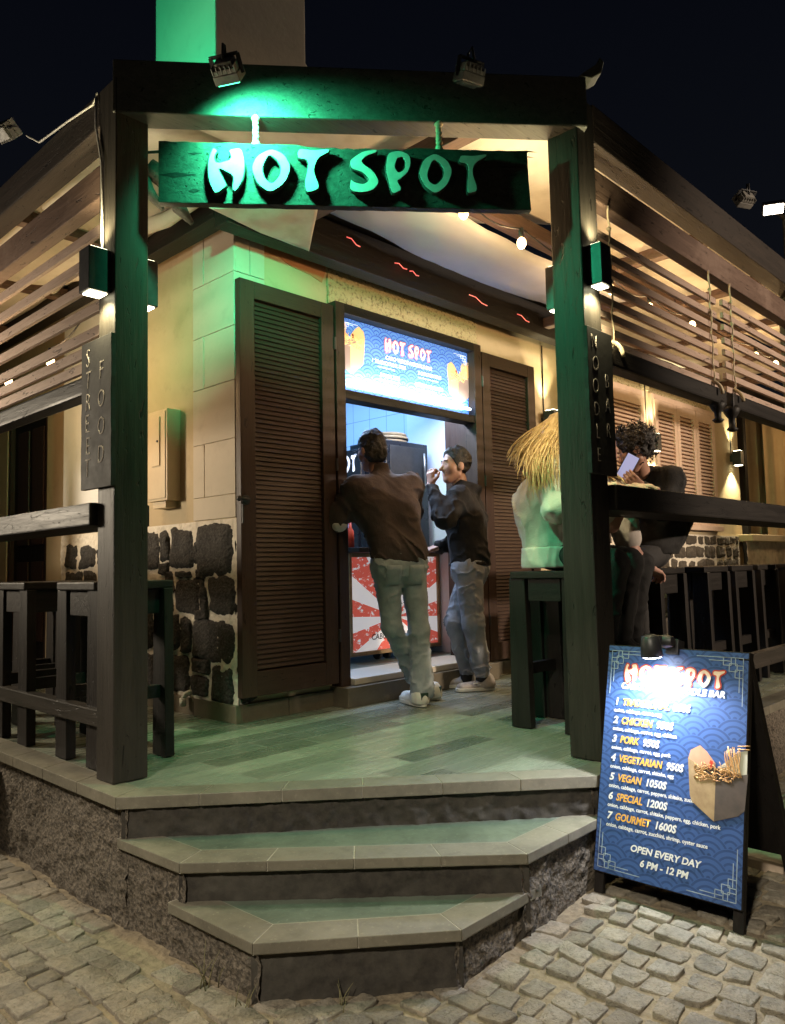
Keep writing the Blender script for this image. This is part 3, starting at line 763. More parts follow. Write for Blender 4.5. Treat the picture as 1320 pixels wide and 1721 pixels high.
# lava stone base: mortar bed with individually shaped stones
def stones(name, rects, to3, depth, mat, parent, seed, res=9):    # rects: along the wall, height
    V = []; F = []; rng = np.random.default_rng(seed)
    for (a0, a1, z0, z1) in rects:
        a0 -= .014; a1 += .014; z0 -= .014; z1 += .014
        w, h = a1-a0, z1-z0; t = np.linspace(-1, 1, res+1); A, B = np.meshgrid(t, t, indexing='ij')
        r2 = np.maximum(np.abs(A), np.abs(B)); rad = np.hypot(A, B)+1e-6; pw = 7.0
        cj = rng.uniform(-.028, .028, (2, 2, 2))*min(1.0, min(w, h)/.2)
        bl = lambda q: cj[0, 0, q]*(1-A)*(1-B)/4+cj[1, 0, q]*(1+A)*(1-B)/4+cj[0, 1, q]*(1-A)*(1+B)/4+cj[1, 1, q]*(1+A)*(1+B)/4
        rr_ = np.where(rad > 1.12, 1.12/rad*.5+.5, 1.0)     # knocked-off corners
        e1 = fbm(np.stack([A*w*.5+a0, B*h*.5+z0, A*0], -1)+seed, 16, 3, seed+2)*.016*(r2 > .5); e2 = fbm(np.stack([A*w*.5+a0, B*h*.5+z0, A*0+3], -1)+seed, 16, 3, seed+2)*.016*(r2 > .5)
        U = (a0+a1)/2 + A*rr_*w/2 + bl(0) + e1; W = (z0+z1)/2 + B*rr_*h/2 + bl(1) + e2
        D = depth*np.clip((1-r2)*4.0, 0, 1)**0.6
        P = np.stack([U, W, U*0], -1); D = D*(0.8+.4*rng.uniform()) + (r2 < 0.97)*(fbm(P+seed, 24, 4, seed)*0.014+fbm(P, 6, 2, seed)*0.010)
        pts = to3(U, W, D-0.004).reshape(-1, 3); o0 = len(V)*0 + sum(len(v) for v in V)
        I = np.arange((res+1)**2).reshape(res+1, res+1)+o0; V.append(pts)
        F.append(np.stack([I[:-1, :-1].ravel(), I[1:, :-1].ravel(), I[1:, 1:].ravel(), I[:-1, 1:].ravel()], 1))
    return raw(name, np.concatenate(V), np.concatenate(F), mat, parent)
LST = [(3.835, 4.225, .86, 1.175), (4.275, 4.53, .885, 1.135), (4.565, 4.65, .96, 1.13), (4.57, 4.66, .87, .93), (4.69, 4.96, .89, 1.15), (4.21, 4.262, .93, 1.05), (4.14, 4.235, .845, .875),
       (4.15, 4.27, .79, .835), (3.835, 4.10, .62, .83), (4.20, 4.47, .63, .84), (4.125, 4.165, .63, .78), (4.52, 4.60, .835, .868), (4.50, 4.62, .76, .82), (4.51, 4.74, .61, .74), (4.3, 4.48, .845, .875),
       (3.835, 4.26, .36, .595), (4.30, 4.40, .37, .57), (4.45, 4.70, .38, .58), (4.11, 4.24, .60, .625), (4.74, 4.95, .37, .83),
       (3.835, 4.06, .125, .33), (4.10, 4.28, .255, .335), (4.32, 4.60, .13, .34), (4.10, 4.27, .125, .24), (4.64, 4.93, .12, .33)]
rng0 = random.Random(11)
z = 0.12
while z < 1.1:
    hh = rng0.uniform(.17, .26); y = 5.0
    while y < 6.1:
        ww = rng0.uniform(.14, .34); LST.append((y, min(y+ww-0.04, 6.17), z, min(z+hh-.035, 1.17))); y += ww
    z += hh
b = MB(); b.box(2.652, 2.72, 3.822, 3.832, .1, 1.19); part('mortar_bed', 'mortar', b)
rough_face('mortar_bed', (2.638, 6.2), (2.638, 3.825), .1, 1.185, 'mortar', .012, house, 61, .012)
stones('base_stone', LST, lambda u, w, d: np.stack([2.638-d, u, w], -1), 0.020, 'lava', house, 4, 12)
stones('base_stone', [(2.66, 2.78, .86, 1.17), (2.66, 2.78, .62, .83), (2.66, 2.78, .36, .595), (2.66, 2.78, .125, .33)], lambda u, w, d: np.stack([u, 3.822-d, w], -1), 0.02, 'lava', house, 6)
R2 = []; z = 0.12
while z < 1.12:
    hh = rng0.uniform(.15, .22); x = 6.1
    while x < 10.3:
        ww = rng0.uniform(.16, .34); R2.append((x, min(x+ww-.05, 10.35), z, min(z+hh-.045, 1.17))); x += ww
    z += hh
b = MB(); b.box(5.95, 10.4, 3.80, 3.83, 0.1, 1.19); part('mortar_bed', 'mortar', b)
stones('base_stone', R2, lambda u, w, d: np.stack([u, 3.80-d, w], -1), 0.02, 'lava_warm', house, 8)
b = MB(); b.box(10.4, 14, 3.62, 3.83, 1.12, 1.21); part('ledge', 'plaster', b, 0.01)
rough_face('rendered_base', (10.4, 3.70), (14, 3.70), 0, 1.12, 'pale_stone', 0.02, house, 44, 0.03)
# chimney
b = MB()
prof = [(3.0, 0.12), (4.11, 0.11), (4.165, 0.05), (4.21, 0.042), (4.38, 0.042), (4.42, 0.0), (5.7, 0.0)]
cx0, cx1, cy0, cy1 = 2.65, 3.39, 4.02, 4.76
rings = [[b.bm.verts.new(p) for p in ((cx0, cy0, zz), (cx1+e, cy0, zz), (cx1+e, cy1+e, zz), (cx0, cy1+e, zz))] for zz, e in prof]
for r0, r1 in zip(rings, rings[1:]):
    for k in range(4): b._f([r0[k], r0[(k+1) % 4], r1[(k+1) % 4], r1[k]])
b._f(rings[-1]); part('chimney', 'chimney', b, 0.008)
# eaves and roof
b = MB(); b.box(2.44, 13, 3.60, 3.72, 2.835, 3.09); part('eave_beam', 'black_x', b, 0.006)
b = MB(); b.box(2.44, 2.56, 3.722, 8.5, 2.90, 3.06); part('eave_beam', 'black_y', b, 0.006)
b = MB(); v = [b.bm.verts.new(p) for p in ((2.3, 3.5, 3.12), (14, 3.5, 3.12), (14, 9, 3.12), (2.3, 9, 3.12), (4.6, 6.2, 4.2), (11, 6.2, 4.2))]
for f in ((0, 1, 5, 4), (1, 2, 5), (2, 3, 4, 5), (3, 0, 4), (3, 2, 1, 0)): b._f([v[i] for i in f])
part('roof', 'roof', b)
# door: frame, threshold, two louvred leaves folded back on the wall
b = MB(); b.box(3.375, 3.455, 3.735, 4.06, 0.12, 2.64); b.box(4.845, 4.935, 3.735, 4.06, 0.12, 2.64); pieces(b, 'door_jamb', 'shutter_z', house, 0.004)
b = MB(); b.box(3.455, 4.845, 3.735, 4.0, 2.575, 2.64); b.box(3.455, 4.845, 3.745, 3.86, 2.0, 2.06); pieces(b, 'door_rail', 'black_x', house, 0.004)
b = MB(); b.box(3.36, 4.95, 3.66, 4.08, 0.0, 0.125); part('threshold', 'skirting', b, 0.004)
b = MB(); b.box(3.46, 4.84, 3.70, 4.08, 0.128, 0.17); part('door_sill', 'quoin', b, 0.006)
def leaf(x0, x1, y0, y1, z0, z1, hx, label):
    f = MB(); s = 0.105
    f.box(x0, x0+s, y0, y1, z0, z1); f.box(x1-s, x1, y0, y1, z0, z1)
    lf = f.build('shutter_door', 'shutter_z', house, 0.004, label=label); BASE[lf] = Vector(HB)
    f = MB(); f.box(x0+s, x1-s, y0+.001, y1-.001, z0, z0+0.14); f.box(x0+s, x1-s, y0+.001, y1-.001, z1-s, z1); pieces(f, 'rail', 'shutter', lf, 0.004)
    f = MB(); z = z0+0.155
    while z < z1-s-0.02:
        f.obox(((x0+x1)/2, (y0+y1)/2+0.006, z+0.012), (1, 0, 0), (0, 0.36, 0.933), (0, -0.933, 0.36), (x1-x0)/2-s, 0.0165, 0.0035); z += 0.0285
    f.build('louvre', 'shutter', lf)
    f = MB(); f.box(x0+s, x1-s, (y0+y1)/2+0.014, (y0+y1)/2+0.02, z0+.1, z1-.08); f.build('backing', 'shutter', lf)
    f = MB()
    for zz in (0.45, 1.55, 2.35): f.tube([(hx, y0-0.005, zz-0.04), (hx, y0-0.005, zz+0.04)], 0.010, 8)
    pieces(f, 'hinge', 'black_metal', lf)
    return lf
l1 = leaf(2.625, 3.362, 3.742, 3.792, 0.15, 2.605, 3.366, None)
b = MB(); b.lathe((2.655, 3.742, 1.285), (0, -1, 0), [(0, .028), (.01, .028), (.012, .012), (.04, .012)], 14); b.tube([(2.655, 3.705, 1.285), (2.62, 3.70, 1.288), (2.585, 3.70, 1.288)], 0.011, 8); b.ball((2.582, 3.70, 1.288), 0.016); b.box(2.628, 2.64, 3.735, 3.742, 1.15, 1.26); b.build('handle', 'black_metal', l1)
l2 = leaf(4.955, 5.70, 3.742, 3.792, 0.13, 2.595, 4.948, None)
# shop interior seen through the door
b = MB(); b.box(5.38, 5.5, 4.62, 9.0, 0.17, 2.92); b.box(2.9, 5.38, 7.5, 7.6, 0.17, 2.92); pieces(b, 'tiled_wall', 'kitchen_tile', house)
b = MB(); b.box(5.0, 5.5, 4.08, 4.62, 0.17, 2.92); part('return_wall', 'white_wall', b)
b = MB(); b.box(2.9, 5.5, 4.08, 9, 2.92, 2.99); part('ceiling', 'white_wall', b)
b = MB(); b.box(2.9, 5.5, 4.08, 9, 0.05, 0.17); part('shop_floor', 'tread', b)
# windows with louvred shutters on the right wall
def win_leaf(win, x0, x1, z0, z1, y=3.80):
    f = MB(); s = 0.075
    f.box(x0, x0+s, y-0.02, y+0.02, z0, z1); f.box(x1-s, x1, y-0.02, y+0.02, z0, z1)
    f.box(x0+s, x1-s, y-0.019, y+0.019, z0, z0+0.11); f.box(x0+s, x1-s, y-0.019, y+0.019, z1-0.11, z1)
    z = z0+0.13
    while z < z1-0.13:
        f.obox(((x0+x1)/2, y, z+0.016), (1, 0, 0), (0, 0.72, 0.69), (0, -0.69, 0.72), (x1-x0)/2-s, 0.022, 0.004); z += 0.043
    f.box(x0+s, x1-s, y+0.021, y+0.026, z0+.05, z1-.05)
    return f.build('shutter_leaf', 'beige_shutter', win)
for xs, z0, z1 in (((6.42, 7.08, 7.84), 1.3, 2.66), ((8.10, 8.66, 9.18, 9.72), 1.3, 2.67)):
    f = MB(); f.box(xs[0]-0.05, xs[-1]+0.05, 3.79, 3.835, z1, z1+0.06); f.box(xs[0]-0.05, xs[0]-0.004, 3.79, 3.835, z0, z1); f.box(xs[-1]+0.004, xs[-1]+0.05, 3.79, 3.835, z0, z1); f.box(xs[0]-0.08, xs[-1]+0.08, 3.75, 3.835, z0-0.06, z0)
    w = f.build('window', 'beige_shutter', house, 0.004)
    for a, c in zip(xs, xs[1:]): win_leaf(w, a+0.003, c-0.003, z0+0.005, z1-0.005)
b = MB(); jag_rect(b, 6.3, 9.9, 2.74, 2.86, 3.822, 0.009, 9, 0.02, 40); part('old_plaster_band', 'stucco', b)
# far right: corner post, curtain; far left: recessed door
b = MB(); b.box(10.9, 11.0, 3.85, 4.0, 0, 2.83); part('corner_post', 'black_z', b)
b = MB(); pts = []
for i in range(40):
    x = 11.45 + i*0.055; pts.append((x, 3.78+0.035*math.sin(i*0.9)+0.012*math.sin(i*2.3)))
lo = [b.bm.verts.new((p[0], p[1], 1.21)) for p in pts]; hi = [b.bm.verts.new((p[0], p[1], 2.83)) for p in pts]
for i in range(39):
    f = b._f([lo[i], lo[i+1], hi[i+1], hi[i]]); f.smooth = True
cu = b.build('curtain', 'curtain', None, base=(12.5, 3.78, 1.21)); tag(cu, 'cream curtain hanging above the ledge at the far right end of the wall', 'curtain')
b = MB(); b.box(2.80, 2.86, 6.84, 7.64, 0.03, 2.34)
dr = b.build('side_door', 'black_z', house); b = MB(); b.box(2.76, 2.86, 6.785, 6.84, 0, 2.4); b.box(2.76, 2.86, 7.64, 7.695, 0, 2.4); b.box(2.76, 2.86, 6.84, 7.64, 2.345, 2.4); pieces(b, 'door_jamb', 'shutter_z', dr)
b = MB(); b.box(2.785, 2.80, 6.95, 7.2, .3, 1.0); b.box(2.785, 2.80, 7.28, 7.53, .3, 1.0); b.box(2.785, 2.80, 6.95, 7.2, 1.15, 2.2); b.box(2.785, 2.80, 7.28, 7.53, 1.15, 2.2); pieces(b, 'door_panel', 'shutter_z', dr, 0.006)

# ------------------------------------------------------------------ pergola over the terrace
PD = Vector((.758, -.652, 0)).normalized(); PN = Vector((-PD.y*-1*-1, -PD.x, 0))
PN = Vector((-.652, -.758, 0)).normalized()       # the chamfered front faces along PN
perg = thing('pergola', 'dark timber pergola with posts, beams and bar shelves round the terrace edge', 'pergola', (2.4, 2.5, 0))
for (x0, x1, y0, y1, lab) in ((1.55, 1.706, 3.128, 3.282, None), (3.13, 3.285, 1.775, 1.935, None), (1.56, 1.70, 6.0, 6.15, None), (6.35, 6.5, 1.78, 1.93, None), (10.5, 10.65, 1.78, 1.93, None)):
    b = MB(); b.box(x0, x1, y0, y1, 0.004, 3.06 if y1 < 3.3 and x1 < 3.4 else 2.9); b.build('post', 'post_z', perg, 0.006)
c = Vector((2.355, 2.44, 3.02)) - PN*0.065
b = MB(); b.obox(c, PD, PN, (0, 0, 1), 1.075, 0.065, 0.122); b.build('front_beam', 'front_beam', perg, 0.008)
b = MB(); b.slab([Vector((3.14, 1.76, 3.142)) + PD*u + Vector((0, 0, w)) for u, w in ((0, 0), (.06, -.01), (.11, .02), (.125, .075), (.105, .095), (.085, .06), (.04, .03))], PN*-0.1); b.build('carved_end', 'front_beam', perg, 0.004)
b = MB(); b.box(1.555, 1.675, 3.284, 8, 2.90, 3.065); b.build('side_beam', 'topbeam_y', perg, 0.006)
b = MB(); b.box(1.58, 1.655, 3.284, 8, 2.595, 2.75); b.build('side_beam', 'beam_y', perg, 0.006)
b = MB(); b.box(3.287, 13, 1.775, 1.90, 2.885, 3.075); b.build('side_beam', 'topbeam_x', perg, 0.006)
b = MB(); b.box(3.287, 13, 1.80, 1.875, 2.62, 2.775); b.build('side_beam', 'beam_x', perg, 0.006)
for x, y0, y1 in ((2.85, 2.08, 3.598), (4.94, 1.905, 2.66), (5.68, 2.70, 3.598), (6.0, 1.905, 2.57), (7.1, 1.905, 3.598), (8.2, 1.905, 3.598), (9.3, 1.905, 3.598)):
    b = MB(); b.box(x-.04, x+.04, y0, y1, 2.90, 2.985); b.build('rafter', 'beam_y', perg, 0.005)
b = MB(); b.box(2.895, 4.898, 2.58, 2.68, 2.885, 2.975); b.build('purlin', 'beam_x', perg, 0.005)
for i, (x0, x1) in enumerate(((4.984, 7.058), (7.142, 8.158), (8.242, 9.258))):
    b = MB(); b.box(x0, x1, 2.58, 2.68, 2.89, 2.975); b.build('purlin', 'beam_x', perg, 0.005)
for y in (4.6, 5.7, 6.9):
    b = MB(); b.box(1.68, 2.438, y-.04, y+.04, 2.92, 3.0); b.build('rafter', 'beam_x', perg, 0.005)
b = MB(); b.box(1.515, 1.80, 3.284, 8, 1.085, 1.185); b.build('bar_shelf', 'black_y', perg, 0.008)
b = MB(); b.box(3.287, 13, 1.735, 2.02, 1.115, 1.235); b.build('bar_shelf', 'black_x', perg, 0.008)
b = MB(); b.box(1.585, 1.645, 3.284, 6.0, 0.205, 0.28); b.build('foot_rail', 'post_y', perg, 0.006)
b = MB(); b.box(3.287, 6.35, 1.80, 1.86, 0.195, 0.29); b.box(6.5, 10.5, 1.80, 1.86, 0.195, 0.29); pieces(b, 'foot_rail', 'post_x', perg, 0.006)

# hung slatted blinds
def slat_blind(label, axis, fixed, a0, a1, zs, hh, bar, ropes):
    base = (fixed, a0, zs[0]) if axis == 1 else (a0, fixed, zs[0])
    t = thing('slatted_blind', label, 'blind', base, 'slatted blinds hung along the terrace edge')
    def bx(b, f0, f1, s0, s1, z0, z1): return b.box(f0, f1, s0, s1, z0, z1) if axis == 1 else b.box(s0, s1, f0, f1, z0, z1)
    rr = random.Random(label)
    for z in zs:
        e = rr.uniform(-.012, .012); dz = rr.uniform(-.006, .006)
        bx(MB(), fixed, fixed+.022, a0, a1+e, z+dz, z+hh+dz).build('slat', 'slat_y' if axis == 1 else 'slat_x', t, 0.003)
    b = bx(MB(), fixed-.03, fixed+.065, a0+.01, a1+.02, bar[0], bar[1]); b.build('bottom_bar', 'black_y' if axis == 1 else 'black_x', t, 0.012)
    for s in ropes:
        p = lambda off, z: (fixed+off, s, z) if axis == 1 else (s, fixed+off, z)
        q = []
        zt = 2.62
        for k in range(25):
            zz = zt-(zt-bar[1])*k/24; q.append(p(-.012+0.004*math.sin(k*1.1), zz))
        b = MB(); b.tube(q, 0.0048, 6)
        for zz in (2.5, 2.36): b.ball(p(-.012, zz), 0.012, 8)
        loop = []
        for k in range(13):
            an = math.pi*k/12; loop.append(p(0.02-0.075*math.cos(an)-.03, bar[1]+0.02+0.0*k) if False else (p(0.017-0.075*math.cos(an*1.0), (bar[0]+bar[1])/2+0.085*math.sin(an))))
        b.tube(loop, 0.011, 8); b.build('rope', 'rope', t)
    return t
blinds = [slat_blind('slatted timber blind hanging left of the street food board', 1, 1.60, 3.29, 6.2, [2.435-.117*k for k in range(5)]+[1.885, 1.825], 0.050, (1.70, 1.785), (5.3,)),
slat_blind('slatted timber blind hanging right of the noodle bar board', 0, 1.80, 3.292, 4.76, [2.435-.0775*k for k in range(7)]+[1.915], 0.038, (1.81, 1.905), (3.42, 4.64)),
slat_blind('slatted timber blind at the far right beyond the two knotted ropes', 0, 1.80, 4.87, 7.5, [2.46-.0775*k for k in range(7)]+[1.915], 0.038, (1.81, 1.905), (4.97,))]
b = MB()
b.lathe((4.70, 1.80, 1.83), (0, 0, -1), [(0, .035), (.02, .05), (.05, .035), (.07, .02), (.10, .018), (.115, .036), (.13, .02)], 10)
fin = b.build('bar_finial', 'black_x', None, base=(4.70, 1.80, 1.83)); tag(fin, 'black turned finial under the end of the nearer blind bar', 'finial')
b = MB(); b.lathe((4.92, 1.80, 1.83), (0, 0, -1), [(0, .04), (.025, .055), (.06, .035), (.08, .02), (.13, .02), (.145, .036), (.16, .02)], 10)
fin = b.build('bar_finial', 'black_x', None, base=(4.92, 1.80, 1.83)); tag(fin, 'longer black finial under the start of the farther blind bar', 'finial')
# thin hanging chain beside the right post
b = MB(); b.tube([(3.37, 1.86, 2.62), (3.372, 1.86, 2.5), (3.368, 1.86, 2.3), (3.37, 1.86, 1.92)], 0.003, 5)
for zz in (2.56, 2.52, 2.49): b.ball((3.37, 1.86, zz), 0.012, 6)
b.build('cord', 'black_metal', blinds[1])

# canvas shade sails under the roof timbers
def sail(label, P, sag, seed, nu=26, nv=16, ripple=0.012, cloth='canvas'):
    P = [np.array(p, float) for p in P]
    u = np.linspace(0, 1, nu+1); v = np.linspace(0, 1, nv+1); U, W = np.meshgrid(u, v, indexing='ij')
    X = ((1-U)*(1-W))[..., None]*P[0] + (U*(1-W))[..., None]*P[1] + (U*W)[..., None]*P[2] + ((1-U)*W)[..., None]*P[3]
    X[..., 2] -= sag*4*U*(1-U)*np.clip(4*W*(1-W), 0, 1)**0.5*0.8 + 0.2*sag*np.sin(np.pi*U)
    n = fbm(X*np.array([1, 1, 0])+seed*3.1, 3.2, 3, seed); X[..., 2] += n*ripple*2
    V = X.reshape(-1, 3); I = np.arange((nu+1)*(nv+1)).reshape(nu+1, nv+1)
    F = np.stack([I[:-1, :-1].ravel(), I[1:, :-1].ravel(), I[1:, 1:].ravel(), I[:-1, 1:].ravel()], 1)
    o = raw('shade_sail', V, F, cloth, None, base=V[0])
    so = o.modifiers.new('thickness', 'SOLIDIFY'); so.thickness = 0.003
    tag(o, label, 'shade sail', 'canvas shade sails under the pergola timbers'); return o
sail('cream canvas sail stretched behind the hanging sign and front beam', [(1.70, 3.16, 3.02), (3.02, 2.02, 3.05), (5.0, 2.02, 3.06), (3.4, 3.3, 3.06)], 0.02, 1)
sail('slack shaded canvas sail above the left post beside the house corner', [(1.64, 3.2, 3.12), (2.3, 3.1, 3.14), (2.4, 3.6, 3.10), (1.64, 4.2, 3.10)], 0.03, 2)
sail('pale canvas sail sagging along the eaves over the shop door', [(2.98, 2.72, 2.91), (5.62, 2.72, 2.90), (5.62, 3.44, 3.02), (2.98, 3.44, 3.04)], 0.11, 3, cloth='canvas_cold_lit')
sail('stiff canvas flap lit green at the house corner', [(2.30, 3.56, 2.86), (2.70, 3.10, 2.87), (3.03, 3.585, 2.83), (2.67, 3.59, 2.84)], 0.0, 4, ripple=0.006)
sail('warm lit canvas sail over the right terrace behind the near slatted blind', [(4.0, 1.95, 3.03), (8.15, 1.95, 3.03), (8.15, 2.57, 3.0), (4.4, 2.57, 3.0)], 0.06, 5)
sail('canvas sail over the far right terrace in front of the beige shutters', [(5.7, 2.70, 3.0), (9.2, 2.70, 3.0), (9.2, 3.5, 2.98), (5.7, 3.5, 2.98)], 0.06, 6)
sail('grey green canvas sail over the narrow left terrace', [(1.70, 3.75, 3.01), (2.44, 3.75, 3.03), (2.44, 8, 3.03), (1.70, 8, 3.01)], 0.05, 7, 40, 10)
# green shade net rolled along the left eaves
b = MB(); q = [(2.33+0.02*math.sin(i*.9), 3.60+i*0.16, 2.985+0.015*math.sin(i*1.7)) for i in range(14)]
b.tube(q, [0.045+0.008*math.sin(i*2.1) for i in range(14)], 9)
o = b.build('rolled_canvas', 'canvas', None, base=q[0]); tag(o, 'rolled canvas bundle tied along the left eaves beam', 'rolled canvas')
# driftwood ornament beside the left post
b = MB(); b.tube([(1.80, 3.30, 2.80), (1.86, 3.27, 2.76), (1.90, 3.25, 2.70), (1.93, 3.24, 2.62), (1.98, 3.21, 2.55)], [.045, .05, .04, .035, .012], 9)
b.tube([(1.78, 3.31, 2.78), (1.80, 3.30, 2.68), (1.86, 3.27, 2.60)], [.02, .03, .01], 8)
b.tube([(1.75, 3.32, 2.86), (1.84, 3.28, 2.885), (1.90, 3.25, 2.86), (1.93, 3.24, 2.80)], 0.007, 6)
o = b.build('driftwood_ornament', 'post_sign', None, base=(1.8, 3.3, 2.8)); tag(o, 'curved driftwood piece with a cable hanging behind the left post', 'driftwood')

# ------------------------------------------------------------------ hanging sign
SD = PD
s0 = Vector((1.69, 3.012, 2.492))
sfr = Frame(s0, SD, (0, 0, 1))           # u along the board, v up; en faces the street
W_S, H_S = 1.665, 0.279
sign = thing('hanging_sign', 'long weathered plank sign with raised brush letters reading HOT SPOT hanging from the front beam', 'sign', tuple(s0))
b = MB(); c0 = sfr.at(W_S/2, H_S/2, -0.022)
rr = random.Random(4); top = []
n = 60; pts = [(0, 0)] + [(W_S*k/n, rr.uniform(-.0015, .0015)) for k in range(1, n)] + [(W_S+.004, 0), (W_S-.004, H_S*.5), (W_S-.006, H_S)]
tops = []
for k in range(n, -1, -1):
    u = W_S*k/n; v = H_S + rr.uniform(-.002, .002)
    if 0.37 < k/n < 0.67: v -= 0.007 + rr.uniform(0, .006)
    tops.append((u, v))
b.slab([sfr.at(u, v, -0.045) for u, v in pts+tops], sfr.en*0.045)
b.build('board', 'post_sign', sign, 0.003)
b = MB()
for u0, v0, L, w in ((0.005, .125, .16, .012), (.13, .055, .05, .010), (.13, .225, .06, .005), (.55, .11, .12, .006), (1.5, .2, .12, .004)):
    b.slab([sfr.at(u0, v0, 0.0005), sfr.at(u0+L*.4, v0-w, 0.0005), sfr.at(u0+L, v0+w*.3, 0.0005), sfr.at(u0+L*.45, v0+w, 0.0005)], sfr.en*0.001)
pieces(b, 'crack', 'black_x', sign)
def to_sign(x, y):
    u = (x-267)/(889-267); v = 1-(y-(238+5*u))/(103-5*u)
    return u*W_S, v*H_S
for i in range(7):
    me = join_meshes([brush_mesh(i, sfr, to_sign, 0.010, 0.0, 0.0, 0.020)], 'letter_back')
    lb = as_object('letter', me, 'letter_line', sign)
    me = brush_mesh(i, sfr, to_sign, 0.002, 0.0, -0.0045, 0.0322); as_object('letter_face', me, 'white_letter', lb)
for px in (425, 735):
    u = (px-267)/(889-267)*W_S; p0 = sfr.at(u, H_S-.01, -0.02); p1 = p0+Vector((0, 0, .14)); q = []
    for k in range(15): q.append(p0.lerp(p1, k/14)+SD*(.006*math.sin(k*1.5))+PN*(.006*math.cos(k*1.5)))
    b = MB(); b.tube(q, 0.011, 8); b.tube([a - SD*.012*math.sin(k*1.5) - PN*.012*math.cos(k*1.5) for k, a in enumerate(q)], 0.009, 8); b.ball(p1, .022, 8, (1, 1, .7)); b.ball(p0+Vector((0, 0, .015)), .02, 8); b.build('rope_hanger', 'rope', sign)

# ------------------------------------------------------------------ floodlights
def flood(label, c, aim, energy, lit, col=GREEN, spot=150, roll=0.0, group='floodlights on the pergola beams'):
    c = Vector(c); d = (Vector(aim)-c).normalized(); side = d.cross(Vector((0, 0, 1))).normalized(); up = side.cross(d)
    t = thing('floodlight', label, 'floodlight', tuple(c), group)
    b = MB(); b.obox(c, side, up, d, .056, .043, .018)
    b.obox(c-d*.028, side, up, d, .052, .040, .010); b.obox(c-d*.050, side, up, d, .040, .030, .012)
    for k in range(6): b.obox(c-d*.036+side*(.05-.02*k), side, up, d, .003, .042, .016)
    b.build('housing', 'grey_metal', t, 0.003)
    b = MB(); b.obox(c+d*.021, side, up, d, .047, .035, .002); b.build('lens', 'lens_green' if lit else 'lens_off', t)
    b = MB()
    for s in (-1, 1): b.bar(c+side*.061*s, c+side*.061*s-d*.06+Vector((0, 0, .02)), .018, .004)
    b.bar(c+side*.065-d*.06+Vector((0, 0, .02)), c-side*.065-d*.06+Vector((0, 0, .02)), .018, .004)
    q = [c-d*.05+up*.02, c-d*.07+up*.03+Vector((0, 0, .04)), c-d*.06+Vector((0, 0, .075))-up*.01, c-d*.05+Vector((0, 0, .02))-up*.03]
    b.tube(q, .006, 6); b.build('bracket', 'black_metal', t)
    if lit: lamp('flood_light', 'SPOT', tuple(c+d*.045), col, energy, aim=aim, size=.04, spot=spot, blend=.85)
    return t
flood('small floodlight on the left part of the front beam shining green on the sign', (1.785, 2.605, 2.922), (2.95, 3.22, 1.98), 215, True, spot=143)
flood('dark unlit floodlight on the right part of the front beam', (2.64, 2.02, 3.02), (2.70, 2.22, 2.55), 0, False)
flood('floodlight on top of the left side beam turned on the chimney', (1.44, 4.08, 3.17), (2.65, 4.42, 4.7), 150, True, spot=80)
flood('dim floodlight on top of the right side beam below the street lamp', (5.2, 1.76, 3.22), (5.6, 2.6, 2.7), 0, False)
# white cable stapled along the left beams
b = MB(); b.tube([(1.545, 3.30, 3.06), (1.545, 3.34, 3.02), (1.545, 3.60, 3.055), (1.545, 3.95, 3.09), (1.50, 4.0, 3.13)], .0055, 6)
b.tube([(1.545, 3.31, 3.05), (1.543, 3.305, 2.9), (1.54, 3.24, 2.7), (1.541, 3.235, 2.5), (1.541, 3.23, 2.29)], .0055, 6)
o = b.build('power_cable', 'cable', None, base=(1.545, 3.3, 3.05)); tag(o, 'pale power cable running from the left floodlight down the left post', 'cable')

# ------------------------------------------------------------------ box lamps on the posts, tube lamps on the wall
def box_lamp(label, x0, x1, y0, y1, z0, z1, e):
    t = thing('box_lamp', label, 'wall lamp', ((x0+x1)/2, (y0+y1)/2, z0), 'black box lamps on the two front posts')
    b = MB(); b.box(x0, x1, y0, y1, z0, z1); b.build('housing', 'black_metal', t, 0.003)
    i = 0.012
    b = MB(); b.box(x0+i, x1-i, y0+i, y1-i, z0-.006, z0-.001); b.build('lower_lens', 'lens_warm', t)
    b = MB(); b.box(x0+i, x1-i, y0+i, y1-i, z1+.001, z1+.005); b.build('upper_lens', 'lens_warm', t)
    cx, cy = (x0+x1)/2, (y0+y1)/2
    lamp('box_lamp_light', 'SPOT', (cx, cy, z0-.012), SOFT, e, aim=(cx, cy, 0), size=.03, spot=140, blend=.7)
    lamp('box_lamp_light', 'SPOT', (cx, cy, z1+.012), SOFT, e*.8, aim=(cx, cy, 5), size=.03, spot=120, blend=.7)
box_lamp('black box lamp on the outer side of the left post above the street food board', 1.45, 1.549, 3.165, 3.262, 2.09, 2.28, 42)
box_lamp('black box lamp on the inner side of the left post facing the house corner', 1.707, 1.775, 3.165, 3.255, 2.08, 2.29, 13)
box_lamp('black box lamp on the outer side of the right post above the noodle bar board', 3.17, 3.262, 1.70, 1.774, 2.15, 2.34, 42)
box_lamp('black box lamp on the inner side of the right post', 3.17, 3.262, 1.936, 2.0, 2.09, 2.30, 44)
